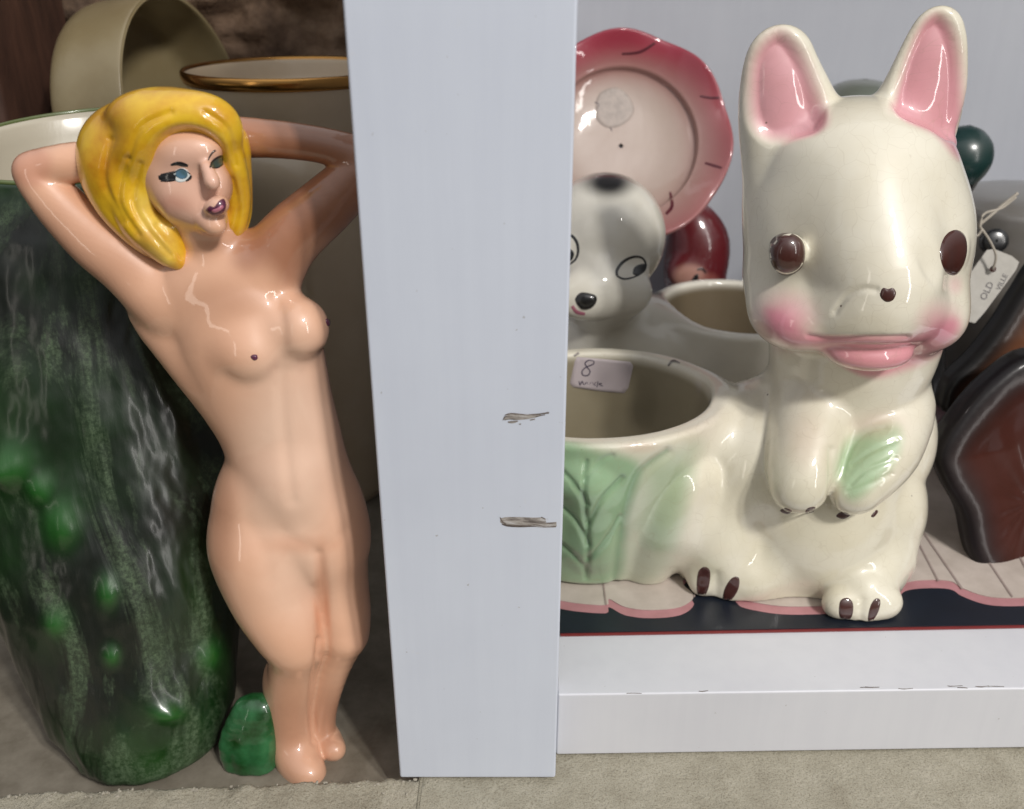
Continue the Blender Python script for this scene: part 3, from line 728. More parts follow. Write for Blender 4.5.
cv.engrave([(808,336),(825,338),(845,338),(868,337),(892,337),(908,337)], 2.2, 0.0006, ((0.5,0.22,0.22),0.35))
cv.engrave([(835,312),(846,297),(862,289),(876,290)], 3, 0.0005)
for l_ in ([(586,578),(588,540),(584,500),(586,462)],[(588,545),(575,520),(560,506)],[(587,505),(572,482),(560,470)],[(588,525),(602,500),(622,478)],[(588,560),(606,540),(620,518)],[(587,572),(574,556),(560,544)],[(585,480),(600,462),(612,456)]): cv.engrave(l_, 2.6, 0.0007)
cv.engrave([(668,452),(640,474),(626,510),(619,550),(615,580)], 5, 0.0008)
for l_ in ([(842,478),(850,450),(868,432),(885,428)],[(850,485),(866,470),(896,458)],[(848,492),(870,484),(892,474)],[(852,465),(870,452),(898,440)]): cv.engrave(l_, 2.4, 0.0004)
cv.engrave([(832,450),(832,480),(831,505)], 4, 0.0008)
cv.engrave([(717,575),(716,592)], 4, 0.0005); cv.engrave([(862,600),(861,618)], 4, 0.0005)
rV = cv.V
pink = (0.68, 0.24, 0.32); green = (0.26, 0.44, 0.25)
cv.poly([(778,30),(804,53),(821,95),(826,124),(798,136),(766,138),(749,115),(750,60)], (0.68,0.33,0.37), 8, 0.95)
cv.poly([(939,12),(959,38),(966,90),(962,158),(935,134),(898,112),(902,68),(917,28)], (0.68,0.31,0.36), 6, 0.95)
cv.poly([(765,310),(775,335),(800,348),(830,352),(868,376),(905,370),(935,355),(958,330),(952,318),(925,332),(885,340),(830,338),(800,330),(780,312)], pink, 7, 0.75)
cv.poly([(808,339),(850,337),(905,338),(930,337),(900,366),(868,376),(836,362)], (0.70,0.30,0.34), 4, 0.9)
cv.spot(812,520,150,150,(0.68,0.64,0.50),0.75,0.6)  # head's shade on the lower body, painted into the ivory
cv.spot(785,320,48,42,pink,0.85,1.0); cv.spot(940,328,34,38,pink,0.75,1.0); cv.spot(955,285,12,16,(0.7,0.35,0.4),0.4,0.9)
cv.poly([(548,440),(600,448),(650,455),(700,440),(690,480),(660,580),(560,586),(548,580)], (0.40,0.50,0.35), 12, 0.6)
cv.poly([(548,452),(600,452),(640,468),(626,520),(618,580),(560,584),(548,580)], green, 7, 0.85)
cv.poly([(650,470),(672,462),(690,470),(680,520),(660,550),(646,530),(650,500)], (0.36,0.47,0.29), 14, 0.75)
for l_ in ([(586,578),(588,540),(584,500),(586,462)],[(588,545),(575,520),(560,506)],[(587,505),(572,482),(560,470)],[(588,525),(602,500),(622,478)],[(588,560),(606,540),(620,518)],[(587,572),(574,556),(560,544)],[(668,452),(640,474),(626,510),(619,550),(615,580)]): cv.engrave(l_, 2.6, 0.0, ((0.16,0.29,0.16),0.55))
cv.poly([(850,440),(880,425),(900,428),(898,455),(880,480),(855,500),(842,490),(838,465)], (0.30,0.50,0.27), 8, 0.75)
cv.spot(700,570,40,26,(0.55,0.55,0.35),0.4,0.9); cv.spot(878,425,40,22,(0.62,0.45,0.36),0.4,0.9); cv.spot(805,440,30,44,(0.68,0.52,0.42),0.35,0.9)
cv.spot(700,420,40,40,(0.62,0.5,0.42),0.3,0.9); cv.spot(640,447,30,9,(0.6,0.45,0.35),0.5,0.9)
# bare inside of the bowl
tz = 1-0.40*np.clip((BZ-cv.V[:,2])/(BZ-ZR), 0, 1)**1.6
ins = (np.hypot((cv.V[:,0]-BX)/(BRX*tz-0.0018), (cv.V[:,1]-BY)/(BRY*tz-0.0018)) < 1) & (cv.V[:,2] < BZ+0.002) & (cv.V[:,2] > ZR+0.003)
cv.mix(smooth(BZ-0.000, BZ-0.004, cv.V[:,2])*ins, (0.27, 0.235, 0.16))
rab = thing('rabbit_planter', 'glossy ivory ceramic rabbit with pink ears, attached to a green leaf bowl', 'planter', tuple(P(815,600,0.262)*np.array([1,1,0])+np.array([0,0,ZR])))
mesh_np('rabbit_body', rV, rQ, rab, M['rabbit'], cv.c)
tr = bvh(rV, rQ)
paint_blob('eye', tr, [(769,255),(771,241),(780,234),(792,234),(802,241),(805,254),(801,268),(790,275),(777,272)], rab, M['brown_paint'], lift=0.0007, base=0.0001)
paint_blob('eye', tr, [(940,255),(942,242),(948,233),(957,230),(965,236),(967,250),(963,266),(955,275),(945,271)], rab, M['brown_paint'], lift=0.0014, base=0.0001)
paint_blob('nose', tr, [(880,294),(883,288),(888,289),(893,288),(896,293),(893,300),(887,302),(882,299)], rab, M['brown_paint'], lift=0.0003)
for pts in ([(697,592),(698,573),(704,567),(710,571),(709,586),(704,596)], [(723,600),(725,588),(732,578),(739,578),(738,590),(730,601)], [(839,608),(841,600),(848,598),(853,604),(852,616),(846,621),(840,617)], [(868,620),(870,607),(875,599),(880,600),(879,610),(873,620)]):
    paint_blob('claw', tr, pts, rab, M['brown_paint'])
for pts in ([(780,511),(785,508),(792,511),(787,514)], [(805,513),(808,508),(815,507),(813,512)], [(836,516),(842,512),(850,515),(843,519)], [(871,516),(876,510),(878,512),(874,517)]):
    paint_blob('claw', tr, pts, rab, M['brown_paint'])
# chip marks on the rim
paint_stroke('rim_mark', tr, [[(668,366,2),(673,361,3),(680,363,1.5)]], rab, M['scuff'])
paint_stroke('rim_mark', tr, [[(574,356,2),(579,353,2.5)]], rab, M['scuff'])
m, t, b = nt('paper_sticker'); b.inputs['Base Color'].default_value = (0.47, 0.41, 0.42, 1); b.inputs['Roughness'].default_value = 0.5; M['sticker'] = m
st = thing('price_sticker', 'pale paper sticker handwritten with an 8, stuck inside the rabbit planter bowl', 'sticker', hit(tr, 600, 375, 0.0))
paint_blob('sticker_paper', tr, [(577,357),(600,359),(630,362),(633,366),(628,388),(624,393),(600,391),(573,387),(570,383),(575,361)], st, M['sticker'], lift=0.00012, base=0.00015, cat=False)
m, t, b = nt('pen_ink'); b.inputs['Base Color'].default_value = (0.05, 0.04, 0.07, 1); M['ink'] = m
paint_stroke('handwriting', tr, [[(594,361,1),(589,360,1.2),(585,363,1.2),(587,367,1.2),(590,371,1.2),(588,375,1.2),(583,375,1.2),(582,371,1.2),(586,367,1.2),(593,364,1.2),(594,361,1)],
    [(579,381,1),(580,385,1),(582,381,1),(584,385,1),(586,382,1)],[(587,382,1),(588,385,1),(591,382,1)],[(592,382,1),(596,386,1)],[(596,382,1),(592,386,1)],[(598,381,1),(597,387,1)],[(602,383,1),(599,384,1),(603,386,1)]], st, M['ink'], base=0.00032, lift=0.00005)
#@@REST
# ------------------------------------------------------------------ green vase
def ring_surface(rings, nseg, closed_bottom=True):
    V = []; Q = []
    for r in rings: V += [r(2*math.pi*i/nseg) for i in range(nseg)]
    for j in range(len(rings)-1):
        for i in range(nseg): Q.append((j*nseg+i, j*nseg+(i+1)%nseg, (j+1)*nseg+(i+1)%nseg, (j+1)*nseg+i))
    return np.array(V), Q
# outer profile: (z, cx, cy, rx, ry)
VZ = [(-0.0083, .0), ]
rows = [(0.00, P(158,780,0.2135)[0], 0.2145, 0.0195, 0.0175), (0.02, P(156,770,0.2135)[0], 0.2150, 0.0235, 0.0215), (0.08, P(150,745,.217)[0], 0.219, 0.0285, 0.0250),
        (0.30, P(128,620,.235)[0], 0.237, 0.0385, 0.0335), (0.60, P(100,420,.255)[0], 0.258, 0.0455, 0.0385), (0.85, P(92,270,.27)[0], 0.273, 0.0450, 0.0410), (1.0, P(98,150,.283)[0], 0.284, 0.0440, 0.0430)]
Ztop = 0.1625
def vrow(u):
    for a, b in zip(rows[:-1], rows[1:]):
        if u <= b[0]:
            t = (u-a[0])/(b[0]-a[0]); t = t*t*(3-2*t)*0.35+t*0.65
            return [a[i]+(b[i]-a[i])*t for i in range(1, 5)]
    return list(rows[-1][1:])
bosses = [(14,462,22,22),(42,486,14,16),(62,520,18,26),(108,590,10,16),(57,622,12,14),(167,712,17,10),(208,655,11,14),(10,470,12,18),(112,655,8,10)]
NS = 420
def vring(u, inset=0.0, rough=True):
    cx, cy, rx, ry = vrow(max(u, 0))
    def f(a):
        z = FLOOR_L+0.0003+(Ztop-FLOOR_L)*u
        r = 1.0
        x = cx+(rx-inset)*math.cos(a); y = cy+(ry-inset)*math.sin(a)
        if rough:
            n = 0.0011*fbm(x*40, y*40, z*14, 4)+0.0004*fbm(x*160, y*160, z*60, 3); x += n*math.cos(a); y += n*math.sin(a)
        z += 0.0035*max(0, (u-0.9)/0.1)*math.sin(a)
        return (x, y, z)
    return f
R_ = [vring(0.0, 0.012, False)]+[vring(u) for u in np.concatenate([[0, 0.004, 0.01, 0.02], np.linspace(0.03, 1, 190)])]
R_ += [vring(1.003, 0.0012, False), vring(1.003, 0.0024, False)]
nOut = len(R_)
R_ += [vring(u, 0.0032, False) for u in np.linspace(0.995, 0.05, 40)]+[vring(0.05, 0.02, False)]
Vv, Qv = ring_surface(R_, NS)
# push the bosses out and mark them
Vv = np.array(Vv); px, py = proj(Vv); nO = nOut*NS
fr = np.zeros(len(Vv)); tocam = np.array([0, 0, CAMH])-Vv; cxs = np.array([vrow(min(max((v[2]-FLOOR_L)/(Ztop-FLOOR_L), 0), 1))[:2] for v in Vv])
rad = Vv[:, :2]-cxs; facing = (rad*tocam[:, :2]).sum(1) > 0
colr = np.zeros((len(Vv), 3)); outer = np.arange(len(Vv)) < nO
for bx, by, rx, ry in bosses:
    g = np.exp(-(((px-bx)/rx)**2+((py-by)/ry)**2)*1.1)*facing*outer
    nrm = rad/np.maximum(np.linalg.norm(rad, axis=1), 1e-9)[:,None]
    Vv[:, :2] += nrm*(g*rx*0.00016)[:,None]; colr[:,1] = np.maximum(colr[:,1], np.clip(g*1.0,0,0.8))
colr[np.arange(len(Vv)) >= nO-NS] = (1, 0, 0)
vase = thing('vase', 'large green streaky glazed vase with cream inside, behind the figurine', 'vase', (float(rows[0][1]), 0.2215, FLOOR_L))
mesh_np('vase_body', Vv, Qv, vase, M['vase'], colr)
rim = []
for k in range(6):
    a_ = math.pi*2*k/6
def tube(name, pts, r, mat, parent=None, closed=False, n=8):
    pts = [Vector(p) for p in pts]; V = []; Q = []; m_ = len(pts)
    for i, p in enumerate(pts):
        a = pts[(i-1)%m_] if closed or i > 0 else p; b = pts[(i+1)%m_] if closed or i < m_-1 else p
        d = (b-a).normalized(); u = d.orthogonal().normalized() if abs(d.z) > 0.95 else d.cross(Vector((0,0,1))).normalized(); w = d.cross(u)
        rr = r[i] if isinstance(r, (list, tuple)) else r
        V += [tuple(p+(u*math.cos(2*math.pi*k/n)+w*math.sin(2*math.pi*k/n))*rr) for k in range(n)]
    for i in range(m_ if closed else m_-1):
        for k in range(n): Q.append((i*n+k, i*n+(k+1)%n, ((i+1)%m_)*n+(k+1)%n, ((i+1)%m_)*n+k))
    if not closed: Q += [tuple(reversed(range(n))), tuple((m_-1)*n+k for k in range(n))]
    return mesh_np(name, V, Q, parent, mat)
M['rim_green'] = glaze('rim_green', 0.15, (0.12, 0.16, 0.05), var=0.3)
tube('rim', [vring(1.0045, 0.0016, False)(2*math.pi*i/160) for i in range(160)], 0.0007, M['rim_green'], vase, True)

# small green ribbed piece by her feet
gv = []; 
gc = P(252, 740, 0.2055)
lo = gc-0.02; hi = gc+0.02; lo[2] = FLOOR_L; gf = Field(lo, hi, 0.0004)
for dx, rr in ((-15,13),(-4,16),(8,16)):
    chain(gf, [(257+dx*0.7,708,0.2090,rr*0.95),(251+dx*1.1,744,0.2062,rr*1.15),(255+dx*0.9,774,0.2042,rr*0.95)], 2)
gf.halfspace_cut(FLOOR_L+0.0002)
gV, gQ = gf.mesh(2)
tag(mesh_np('gourd', gV, gQ, None, M['green_gloss']), 'small glossy green ribbed ceramic gourd beside the figurine feet', 'gourd')

def lathe(name, prof, origin, axis, mat, parent=None, nseg=120, rfun=None, color=None, twist=0.0):
    """prof: list of (r, h); h runs along axis"""
    q = Vector((0,0,1)).rotation_difference(Vector(axis).normalized()); V = []; Q = []
    for j, (r, h) in enumerate(prof):
        for i in range(nseg):
            a = 2*math.pi*i/nseg+twist; k = rfun(a, r, h) if rfun else (1, 0)
            V.append(tuple(Vector(origin)+q @ Vector((r*k[0]*math.cos(a), r*k[0]*math.sin(a), h+k[1]))))
    for j in range(len(prof)-1):
        for i in range(nseg): Q.append((j*nseg+i, j*nseg+(i+1)%nseg, (j+1)*nseg+(i+1)%nseg, (j+1)*nseg+i))
    col = np.repeat(np.array([color(r, h) for r, h in prof]), nseg, axis=0) if color else None
    return mesh_np(name, V, Q, parent, mat, col), np.array(V), np.array(Q)
def sm(prof, n=4): return [tuple(p) for p in catmull(prof, n, closed=False)]
# gold rimmed pitcher behind the raised arm
YC = 0.372
cc = P(292, 66, YC); s_ = S(292, 66, YC)
zt = P(292, 71, YC)[2]; R0 = 107*s_
pit = thing('pitcher', 'cream pitcher with a shiny gold rim behind the raised right-hand arm', 'pitcher', (cc[0], YC, FLOOR_L))
H0 = zt-FLOOR_L
prof = [(0.001,0),(R0*0.55,0),(R0*0.62,0.002),(R0*0.66,0.01),(R0*0.80,H0*0.35),(R0*0.90,H0*0.6),(R0*0.93,H0-0.040),(R0*0.90,H0-0.030),(R0*0.80,H0-0.0225),(R0*0.84,H0-0.017),(R0*0.93,H0-0.008),(R0*0.99,H0-0.001),(R0*0.995,H0+0.0005),(R0*0.965,H0),(R0*0.90,H0-0.008),(R0*0.78,H0-0.02),(R0*0.7,H0-0.1),(0.001,H0-0.12)]
lathe('pitcher_body', sm(prof), (cc[0], YC, FLOOR_L+0.0002), (0,0,1), M['cream'], pit)
lathe('rim', [(R0*0.955,H0-0.0030),(R0*0.985,H0-0.0030),(R0*1.006,H0-0.001),(R0*1.006,H0+0.0008),(R0*0.99,H0+0.0016),(R0*0.97,H0+0.001),(R0*0.97,H0-0.003)], (cc[0], YC, FLOOR_L+0.0002), (0,0,1), M['gold'], pit)
# big shallow olive dish standing at the back
dc = P(190, 118, 0.395); ax = Vector((0.98, -0.18, 0.14)).normalized()
Rd = 116*S(180, 118, 0.395)
prof = sm([(0.001,-0.034),(Rd*0.6,-0.034),(Rd*0.9,-0.031),(Rd*0.99,-0.026),(Rd*1.0,-0.014),(Rd*1.0,0.0),(Rd*0.985,0.0015),(Rd*0.96,0.0005),(Rd*0.95,-0.012),(Rd*0.9,-0.024),(Rd*0.5,-0.029),(0.001,-0.029)])
ob, v_, q_ = lathe('serving_bowl', prof, tuple(dc), tuple(ax), M['olive'])
tag(ob, 'large deep olive cream bowl standing on its side against the stone wall', 'bowl')

# ------------------------------------------------------------------ puppy planter
lo, hi = bounds(545, 150, 860, 470, 0.30, 0.42, 0.003); lo[0] = -0.0222; lo[2] = ZR-0.001; hi[1] = 0.425; lo[1] = 0.300
dg = Field(lo, hi, 0.0009)
YD = 0.350
blob(dg, 604,236,YD, 61,62,62, 8); chain(dg, [(600,290,YD-.012,42),(598,286,YD-.020,34)], 14)
blob(dg, 622,292,YD-.020, 30,26,22, 12); blob(dg, 582,296,YD-.026, 30,24,18, 10); 
blob(dg, 632,270,YD-.0185, 16,18,8, 5); blob(dg, 574,254,YD-.0185, 14,18,8, 5)
chain(dg, [(606,330,YD+.004,52),(606,420,YD+.004,66),(606,470,YD+.004,70)], 16); blob(dg, 650,350,YD+.004, 60,48,60, 18)
dx, dy, drx, dry = P(742,318,.352)[0], 0.361, 0.0350, 0.0360
dg.bowl((dx, dy), drx, dry, ZR, 0.0835, 0.2, 0.010, slope=-0.02, round_=0.002)
dg.bowl((dx, dy), drx-0.0036, dry-0.0036, ZR+0.006, 0.12, 0.2, 0.0016, 'cut', round_=0.002)
dg.halfspace_cut(ZR)
dV, dQ = dg.mesh(2)
cv = Canvas(dV, dQ, (0.80, 0.77, 0.68)); cv.spot(609,182,36,22,(0.012,0.012,0.012),1.0,0.75,front=False)
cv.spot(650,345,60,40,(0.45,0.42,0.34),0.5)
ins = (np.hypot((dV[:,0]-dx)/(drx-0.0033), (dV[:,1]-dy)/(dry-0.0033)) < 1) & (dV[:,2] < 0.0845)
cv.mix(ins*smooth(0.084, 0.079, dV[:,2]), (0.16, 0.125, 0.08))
dog = thing('puppy_planter', 'white ceramic puppy with a black spot on its head, joined to an open planter', 'planter', (P(606,300,YD)[0], YD, ZR))
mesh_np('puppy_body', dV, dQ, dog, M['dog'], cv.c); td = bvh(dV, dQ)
paint_blob('nose', td, [(575,300),(580,293),(588,293),(596,296),(596,303),(590,309),(581,309)], dog, M['nose_black'], lift=0.0012)
paint_stroke('mouth', td, [[(572,306,3),(577,312,4),(585,314,3)]], dog, M['lip_pink'])
paint_stroke('eye_outline', td, [[(617,276,2.5),(617,270,3),(623,262,3),(633,257,2.6),(642,258,2.2),(646,265,2),(643,272,1.6),(634,277,1.6),(624,279,2),(617,276,2.2)]], dog, M['black_paint'])
paint_blob('pupil', td, [(634,268),(638,265),(645,264),(645,270),(638,275),(633,274)], dog, M['black_paint'])
paint_stroke('eye_outline', td, [[(566,236,2),(572,236,3),(577,243,3),(578,252,2.6),(575,260,2.2),(568,265,2)]], dog, M['black_paint'])
paint_blob('pupil', td, [(565,250),(570,249),(574,253),(572,260),(566,261)], dog, M['black_paint'])
# ------------------------------------------------------------------ pink scalloped dish leaning on the wall
pc = P(622, 144, 0.408); Rp = 104*S(622, 144, 0.408)
ax = Vector((0.06, -0.85, 0.46)).normalized()
def rf(a, r, h):
    k = min(1, max(0, (r/Rp-0.76)/0.24)); return (1+0.006*k*(abs(math.cos(3.5*a+0.4))-0.5)*2, 0.0018*k*k*math.cos(7*a+0.8))
prof = sm([(0.001,-0.0055),(Rp*0.7,-0.005),(Rp*0.97,0.009),(Rp*1.0,0.0105),(Rp*0.985,0.0125),(Rp*0.93,0.0115),(Rp*0.76,0.006),(Rp*0.715,0.0045),(Rp*0.68,0.001),(Rp*0.4,-0.002),(0.001,-0.0025)], 5)
def pcol(r, h):
    t = r/Rp; w = float(smooth(0.42, 0.95, np.array(t))); k = float(smooth(0.90, 1.0, np.array(t)))
    c = np.array((0.50, 0.42, 0.36))*(1-w)+np.array((0.50, 0.10, 0.14))*w
    if h > 0.0115 and t > 0.97: c = np.array((0.42, 0.06, 0.09))
    return c
pink_dish, pV, pQ = lathe('pink_dish', prof, tuple(pc), tuple(ax), M['dog'], None, 200, rf, pcol)
# airbrushed colour: strong at the top of the rim, weak at the bottom
at = pink_dish.data.color_attributes['Col']; px, py = proj(pV)
rr = np.linalg.norm(pV-np.array(pc), axis=1)/Rp; c = np.ones((len(pV), 4), np.float32)
ang = np.clip((py-40)/170, 0, 1); w = smooth(0.48+0.0*ang, 0.95+0.18*ang, rr); w = w*(1-0.35*ang)
c[:, :3] = np.array((0.44,0.34,0.29))*(1-w)[:,None]+np.array((0.34,0.03,0.06))*w[:,None]
at.data.foreach_set('color', c.ravel())
root = thing('scalloped_dish', 'pink and cream scalloped ceramic dish leaning on the wall behind the puppy', 'dish', tuple(pc))
pink_dish.name = 'dish_body'; pink_dish.parent = root
for v in pink_dish.data.vertices: v.co -= Vector(pc)
tp = bvh(pV, pQ)
paint_stroke('rim_mark', tp, [[(622,54,2.5),(640,52,3),(655,43,2.5)]], root, M['mark_dark']); paint_stroke('rim_mark', tp, [[(700,96,2),(712,98,2.6),(727,97,2.5)]], root, M['mark_dark'])
paint_stroke('rim_mark', tp, [[(705,163,2.2),(715,166,2.8),(722,168,2)]], root, M['mark_dark']); paint_stroke('rim_mark', tp, [[(666,214,3),(672,206,3.5),(670,192,2)]], root, M['mark_dark'])
m, t, b = nt('old_sticker'); f = noise_fac(t, 300, 4, 0.7); t.links.new(ramp(t, f, [(0.35, (0.34,0.29,0.26)), (0.6, (0.43,0.36,0.32))]), b.inputs['Base Color']); M['old_sticker'] = m
paint_blob('old_sticker', tp, [(597,98),(605,90),(618,88),(630,98),(634,112),(624,124),(608,128),(596,118)], root, M['old_sticker'])
paint_stroke('pen_mark', tp, [[(595,102,1),(599,105,1.4),(597,108,1)],[(604,120,1),(610,122,1.4),(614,117,1)],[(610,127,1),(612,131,1)]], root, M['ink'])
# ------------------------------------------------------------------ red elf figurine below it
lo, hi = bounds(650, 180, 745, 330, 0.400, 0.450, 0.006); lo[2] = ZR
ef = Field(lo, hi, 0.0008)
YE = 0.432
chain(ef, [(692,222,YE,20),(698,245,YE,28),(694,275,YE,28)], 8); chain(ef, [(694,290,YE,27),(690,420,YE,36)], 8); blob(ef, 686,272,YE-.010, 20,18,14, 8); blob(ef, 712,285,YE-.004, 12,18,12, 6)
ef.halfspace_cut(ZR)
eV, eQ = ef.mesh(2); cv = Canvas(eV, eQ, (0.12, 0.008, 0.013)); cv.spot(690,278,22,18,(0.50,0.27,0.22),0.9,0.5); cv.spot(710,285,14,16,(0.36,0.12,0.10),0.7,0.6)
elf = thing('hooded_figurine', 'small red hooded ceramic figurine with a pink face, under the pink dish', 'figurine', (P(694,300,YE)[0], YE, ZR))
mesh_np('figurine_body', eV, eQ, elf, M['red'], cv.c); te = bvh(eV, eQ)
paint_blob('eye', te, [(691,282),(694,276),(698,274),(698,280),(694,284)], elf, M['black_paint']); paint_stroke('eyebrow', te, [[(697,270,1.5),(702,269,2.2),(706,273,1.8)]], elf, M['black_paint'])
# ------------------------------------------------------------------ pieces behind the ears and at right
gcn = P(858, 128, 0.43); s_ = S(858,128,0.43)
ob, _, _ = lathe('grey_bowl', sm([(0.001,0),(0.012,0.0),(0.014,0.004),(50*s_*0.6,0.05),(50*s_*0.86,gcn[2]-0.03),(50*s_,gcn[2]-0.012),(50*s_*0.86,gcn[2]+0.006),(50*s_*0.5,gcn[2]+0.0155),(0.001,gcn[2]+0.018)]), (gcn[0], 0.43, ZR-gcn[2]*0+0.0), (0,0,1), M['grey_green'])
for v in ob.data.vertices: v.co.z = ZR+(v.co.z-ZR)*((P(846,79,0.43)[2]-ZR)/(gcn[2]+0.018))
ob.name = 'grey_jar'; tag(ob, 'grey green domed jar showing between the rabbit ears', 'jar')
YT = 0.36
tb = thing('teal_bird_bottle', 'teal glazed round headed bottle with dark neck behind the rabbit right-hand ear', 'bottle', (P(960,200,YT)[0], YT, ZR))
s_ = S(965,155,YT); tc_ = P(962, 156, YT)
bm = bmesh.new(); 
lathe('bottle_head', sm([(0.0005,30*s_),(14*s_,26*s_),(25*s_,15*s_),(29*s_,0),(26*s_,-14*s_),(18*s_,-28*s_),(13*s_,-42*s_)]), tuple(tc_), (0.05,0,1), M['teal'], tb)
M['dark_glaze'] = glaze('dark_glaze', 0.2, (0.012, 0.013, 0.014), var=0.3)
hh = tc_[2]-ZR
lathe('bottle_body', sm([(24*s_,-10*s_),(18.6*s_,-28*s_),(13.6*s_,-42*s_),(12*s_,-60*s_),(22*s_,-hh*0.6),(30*s_,-hh*0.8),(26*s_,-hh+0.001),(0.001,-hh+0.0003)]), tuple(tc_), (0.0,0,1), M['dark_glaze'], tb)
# pale tray / box the tag lies on
M['pale_grey'] = glaze('pale_grey_glaze', 0.3, (0.20, 0.19, 0.18), var=0.2)
bxw = thing('grey_pot', 'shallow dull grey pot with a dark hole behind the paper tag', 'pot', (P(1010,240,0.39)[0], 0.39, ZR))
c_ = P(1030, 195, 0.39); rr_ = 75*S(1030,195,0.39)
lathe('pot_body', sm([(0.001,0.0),(rr_*0.8,0.0),(rr_*0.95,0.02),(rr_,c_[2]-ZR-0.012),(rr_*0.92,c_[2]-ZR-0.002),(rr_*0.6,c_[2]-ZR+0.002),(0.001,c_[2]-ZR+0.004)]), (c_[0], 0.39, ZR+0.0002), (0,0,1), M['pale_grey'], bxw)
hp = P(995, 241, 0.39-rr_*0.9)
lathe('dark_hole', [(0.0005,0.002),(0.003,0.002),(0.0048,0.0012),(0.005,-0.004),(0.001,-0.004)], tuple(P(995,241,0.358)), (-0.2,-1,0.35), M['dark_glaze'], bxw, 32)
# tag
m, t, b = nt('tag_paper'); f = noise_fac(t, 200, 4, 0.6); t.links.new(ramp(t, f, [(0.3, (0.42,0.40,0.36)), (0.7, (0.50,0.48,0.44))]), b.inputs['Base Color']); b.inputs['Roughness'].default_value = 0.8; M['tag_paper'] = m
m, t, b = nt('string'); b.inputs['Base Color'].default_value = (0.42, 0.38, 0.32, 1); b.inputs['Roughness'].default_value = 0.9; M['string'] = m
YG = 0.325
tagp = [(974,268),(987,250),(994,249),(1012,256),(1019,262),(1016,270),(984,313),(975,323),(952,318),(950,306)]
pt = [P(x, y, YG+0.00012*(y-280)*-1) for x, y in tagp]
n_ = np.cross(pt[2]-pt[0], pt[5]-pt[0]); n_ = n_/np.linalg.norm(n_); n_ = n_ if n_[1] < 0 else -n_
V = [p for p in pt]+[p-n_*0.0004 for p in pt]; L = len(pt)
Q = [tuple(range(L)), tuple(range(2*L-1, L-1, -1))]+[(i, L+i, L+(i+1)%L, (i+1)%L) for i in range(L)]
tg = thing('price_tag', 'white paper price tag on a string behind the rabbit head, lettered OLD', 'tag', tuple(P(990,285,YG)))
mesh_np('tag_card', V, Q, tg, M['tag_paper'], None, False)
tt = BVHTree.FromPolygons([tuple(v) for v in V], Q)
M['letter'] = plain('grey_print', (0.10, 0.09, 0.10))
def lettering(txt, px, py, hpx, ang, name='lettering'):
    cu = bpy.data.curves.new(name, 'FONT'); cu.body = txt; cu.size = 1.0; cu.resolution_u = 3
    ot = bpy.data.objects.new(name, cu); COL.objects.link(ot); dgp = bpy.context.evaluated_depsgraph_get()
    me = bpy.data.meshes.new_from_object(ot.evaluated_get(dgp)); bpy.data.objects.remove(ot)
    ca, sa = math.cos(math.radians(ang)), math.sin(math.radians(ang)); off = np.array(parent_loc(tg))
    for v in me.vertices:
        x, y = v.co.x*hpx, v.co.y*hpx; qx = px+x*ca+y*sa*-1*-1*1.0 if False else px+x*ca-y*sa*-1*-1 
        qx = px + x*ca - y*sa*(-1)*(-1); qy = py - (x*sa + y*ca)
        h = hit(tt, qx, qy, 0.00015); v.co = Vector(h)-Vector(off) if h is not None else Vector((0,0,0))
    o = link(name, me, tg, M['letter'], False); o.name = name; return o
lettering('OLD', 985, 301, 9.5, 63); lettering('VILLE', 1000, 291, 7.5, 63)
lathe('tag_hole', [(0.0003,0.0002),(0.0011,0.0002),(0.0012,0)], tuple(P(993,269,YG-0.0006)), tuple(n_), M['brown_paint'], tg, 20)
def P3(l): return [tuple(P(*a)) for a in l]
cs = lambda l: [tuple(p) for p in catmull([P(*a) for a in l], 6, closed=False)]
tube('string', cs([(993,269,YG-.001),(996,257,YG-.002),(992,245,YG-.002),(984,232,YG-.002),(978,225,YG-.001),(968,214,YG),(958,208,YG)]), 0.00045, M['string'], tg)
tube('string', cs([(978,226,YG-.002),(990,216,YG-.002),(1004,204,YG-.001),(1018,193,YG-.001)]), 0.0006, M['string'], tg)
tube('string', cs([(982,230,YG-.002),(976,236,YG-.002),(968,228,YG-.002),(960,222,YG)]), 0.00045, M['string'], tg)
tube('string', cs([(980,228,YG-.003),(984,214,YG-.002),(1002,208,YG-.0015),(1016,197,YG-.001)]), 0.00045, M['string'], tg)

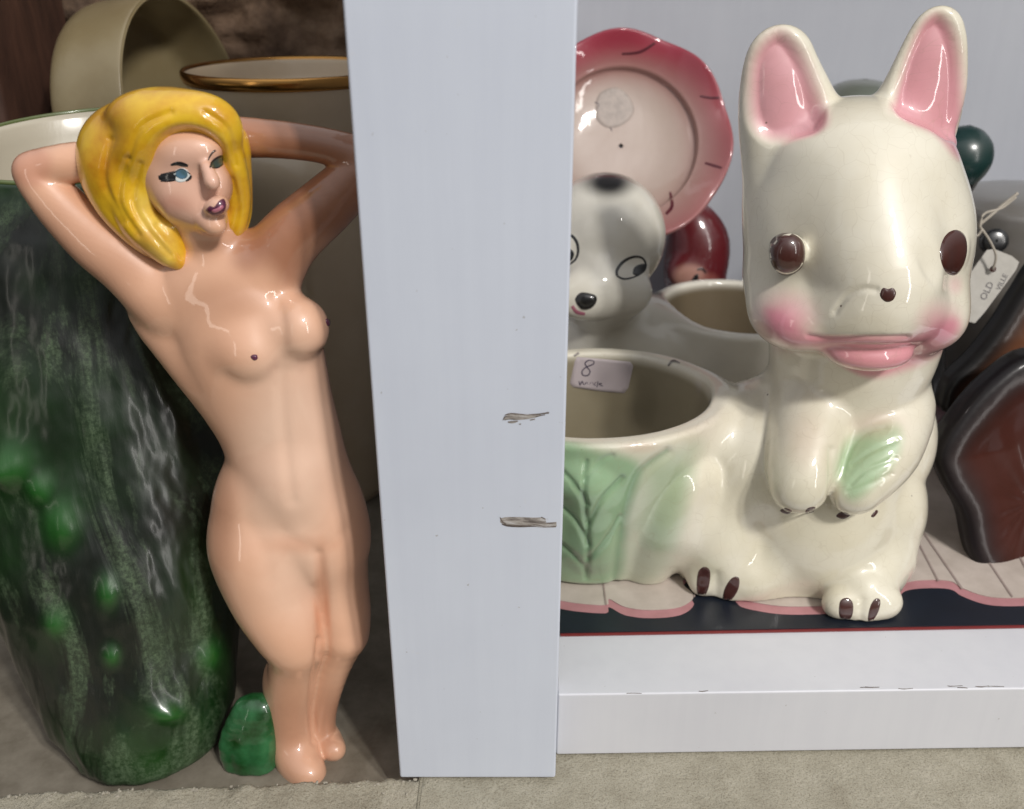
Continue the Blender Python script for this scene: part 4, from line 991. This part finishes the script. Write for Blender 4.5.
# dark brown glazed pieces at right: thick ruffled dishes standing tilted
def ruffled(name, cx, cy, Y, outline, col_rim, col_in, ripples, label, cat, floorY=None, tilt=0.0, depth=0.011):
    lo, hi = bounds(min(p[0] for p in outline), min(p[1] for p in outline), max(p[0] for p in outline), max(p[1] for p in outline), Y-0.02, Y+0.03, 0.012)
    fd = Field(lo, hi, 0.0008); lo2 = fd.lo
    X, Yy, Z = np.meshgrid(*fd.ax, indexing='ij'); Vg = np.stack([X.ravel(), Yy.ravel(), Z.ravel()], 1); gx, gy = (P(cx, cy, Y)[0], P(cx, cy, Y)[2])
    # outline on the plane Y -> polygon distance in x/z
    pts = [P(x, y, Y) for x, y in outline]; pl = np.array(catmull([(p[0], p[2]) for p in pts], 5)); x = X[:,0,:].ravel(); z = Z[:,0,:].ravel()
    ins = np.zeros(len(x), bool); dist = np.full(len(x), 1e9); n = len(pl)
    for i in range(n):
        x1, y1 = pl[i]; x2, y2 = pl[(i+1)%n]
        cond = ((y1 > z) != (y2 > z)); ins ^= cond & (x < (x2-x1)*(z-y1)/((y2-y1) if y2 != y1 else 1e-9)+x1)
        Lq = max((x2-x1)**2+(y2-y1)**2, 1e-12); t_ = np.clip(((x-x1)*(x2-x1)+(z-y1)*(y2-y1))/Lq, 0, 1); dist = np.minimum(dist, np.hypot(x-x1-t_*(x2-x1), z-y1-t_*(y2-y1)))
    sd = np.where(ins, -dist, dist).reshape(X.shape[0], 1, X.shape[2])
    inn = np.clip(-sd, 0, 1)
    # front surface: rim forward, hollow inside
    hollow = depth*smooth(0.001, 0.030, inn)
    wav = ripples*np.sin(np.arctan2(Z-gy+0.01, X-gx)*14)*smooth(0.006, 0.02, inn)*0.5
    mid = Y + (Z-gy)*tilt + hollow + wav
    th = 0.0022+0.0022*smooth(0.0, 0.014, inn)
    dd = np.abs(Yy-mid-th*0)-th
    d = np.minimum(np.maximum(sd+0.003, dd), 0)+np.hypot(np.maximum(sd+0.003, 0), np.maximum(dd, 0))-0.003
    fd.f = np.minimum(fd.f, d.astype(np.float32)*0.8)
    Vv, Qq = fd.mesh(2)
    q = proj(Vv); 
    px2 = np.interp(0,[0,1],[0,1])
    # colour by distance from the outline
    X0 = Vv[:,0]; Z0 = Vv[:,2]; dist = np.full(len(X0), 1e9)
    for i in range(n):
        x1, y1 = pl[i]; x2, y2 = pl[(i+1)%n]; Lq = max((x2-x1)**2+(y2-y1)**2, 1e-12); t_ = np.clip(((X0-x1)*(x2-x1)+(Z0-y1)*(y2-y1))/Lq, 0, 1); dist = np.minimum(dist, np.hypot(X0-x1-t_*(x2-x1), Z0-y1-t_*(y2-y1)))
    w = smooth(0.001, 0.016, dist)[:,None]; col = np.array(col_rim)*(1-w)+np.array(col_in)*w
    return tag(mesh_np(name, Vv, Qq, None, M['brown_glass'], col), label, cat)
ruffled('glazed_dish', 1040, 480, 0.275, [(936,455),(960,425),(1000,392),(1050,368),(1110,380),(1140,470),(1120,570),(1060,612),(1010,600),(975,575),(956,540),(952,505),(940,480)], (0.007,0.005,0.006), (0.060,0.017,0.012), 0.0006, 'near black thick glazed dish standing at the right edge beside the rabbit', 'dish', tilt=0.35)
ruffled('glazed_leaf_dish', 1050, 360, 0.315, [(934,392),(944,374),(972,352),(1000,324),(1022,298),(1054,266),(1110,256),(1150,330),(1120,430),(1050,432),(1000,418),(960,408),(934,402)], (0.006,0.005,0.005), (0.20,0.08,0.04), 0.003, 'brown ribbed dish with a black edge above the near black dish', 'dish', tilt=0.3)
# dull plum coloured cloth-like piece in the gap
lo, hi = bounds(915, 395, 990, 470, 0.30, 0.36, 0.012); pf = Field(lo, hi, 0.001)
blob(pf, 950,425,0.335, 42,26,30, 8); blob(pf, 965,440,0.325, 30,16,26, 8)
pf.halfspace_cut(ZR); pv, pq = pf.mesh(1)
tag(mesh_np('plum_dish', pv, pq, None, glaze('plum_glaze', 0.35, (0.09, 0.022, 0.03), var=0.3)), 'dull plum red glazed piece in the gap right of the rabbit', 'bowl')
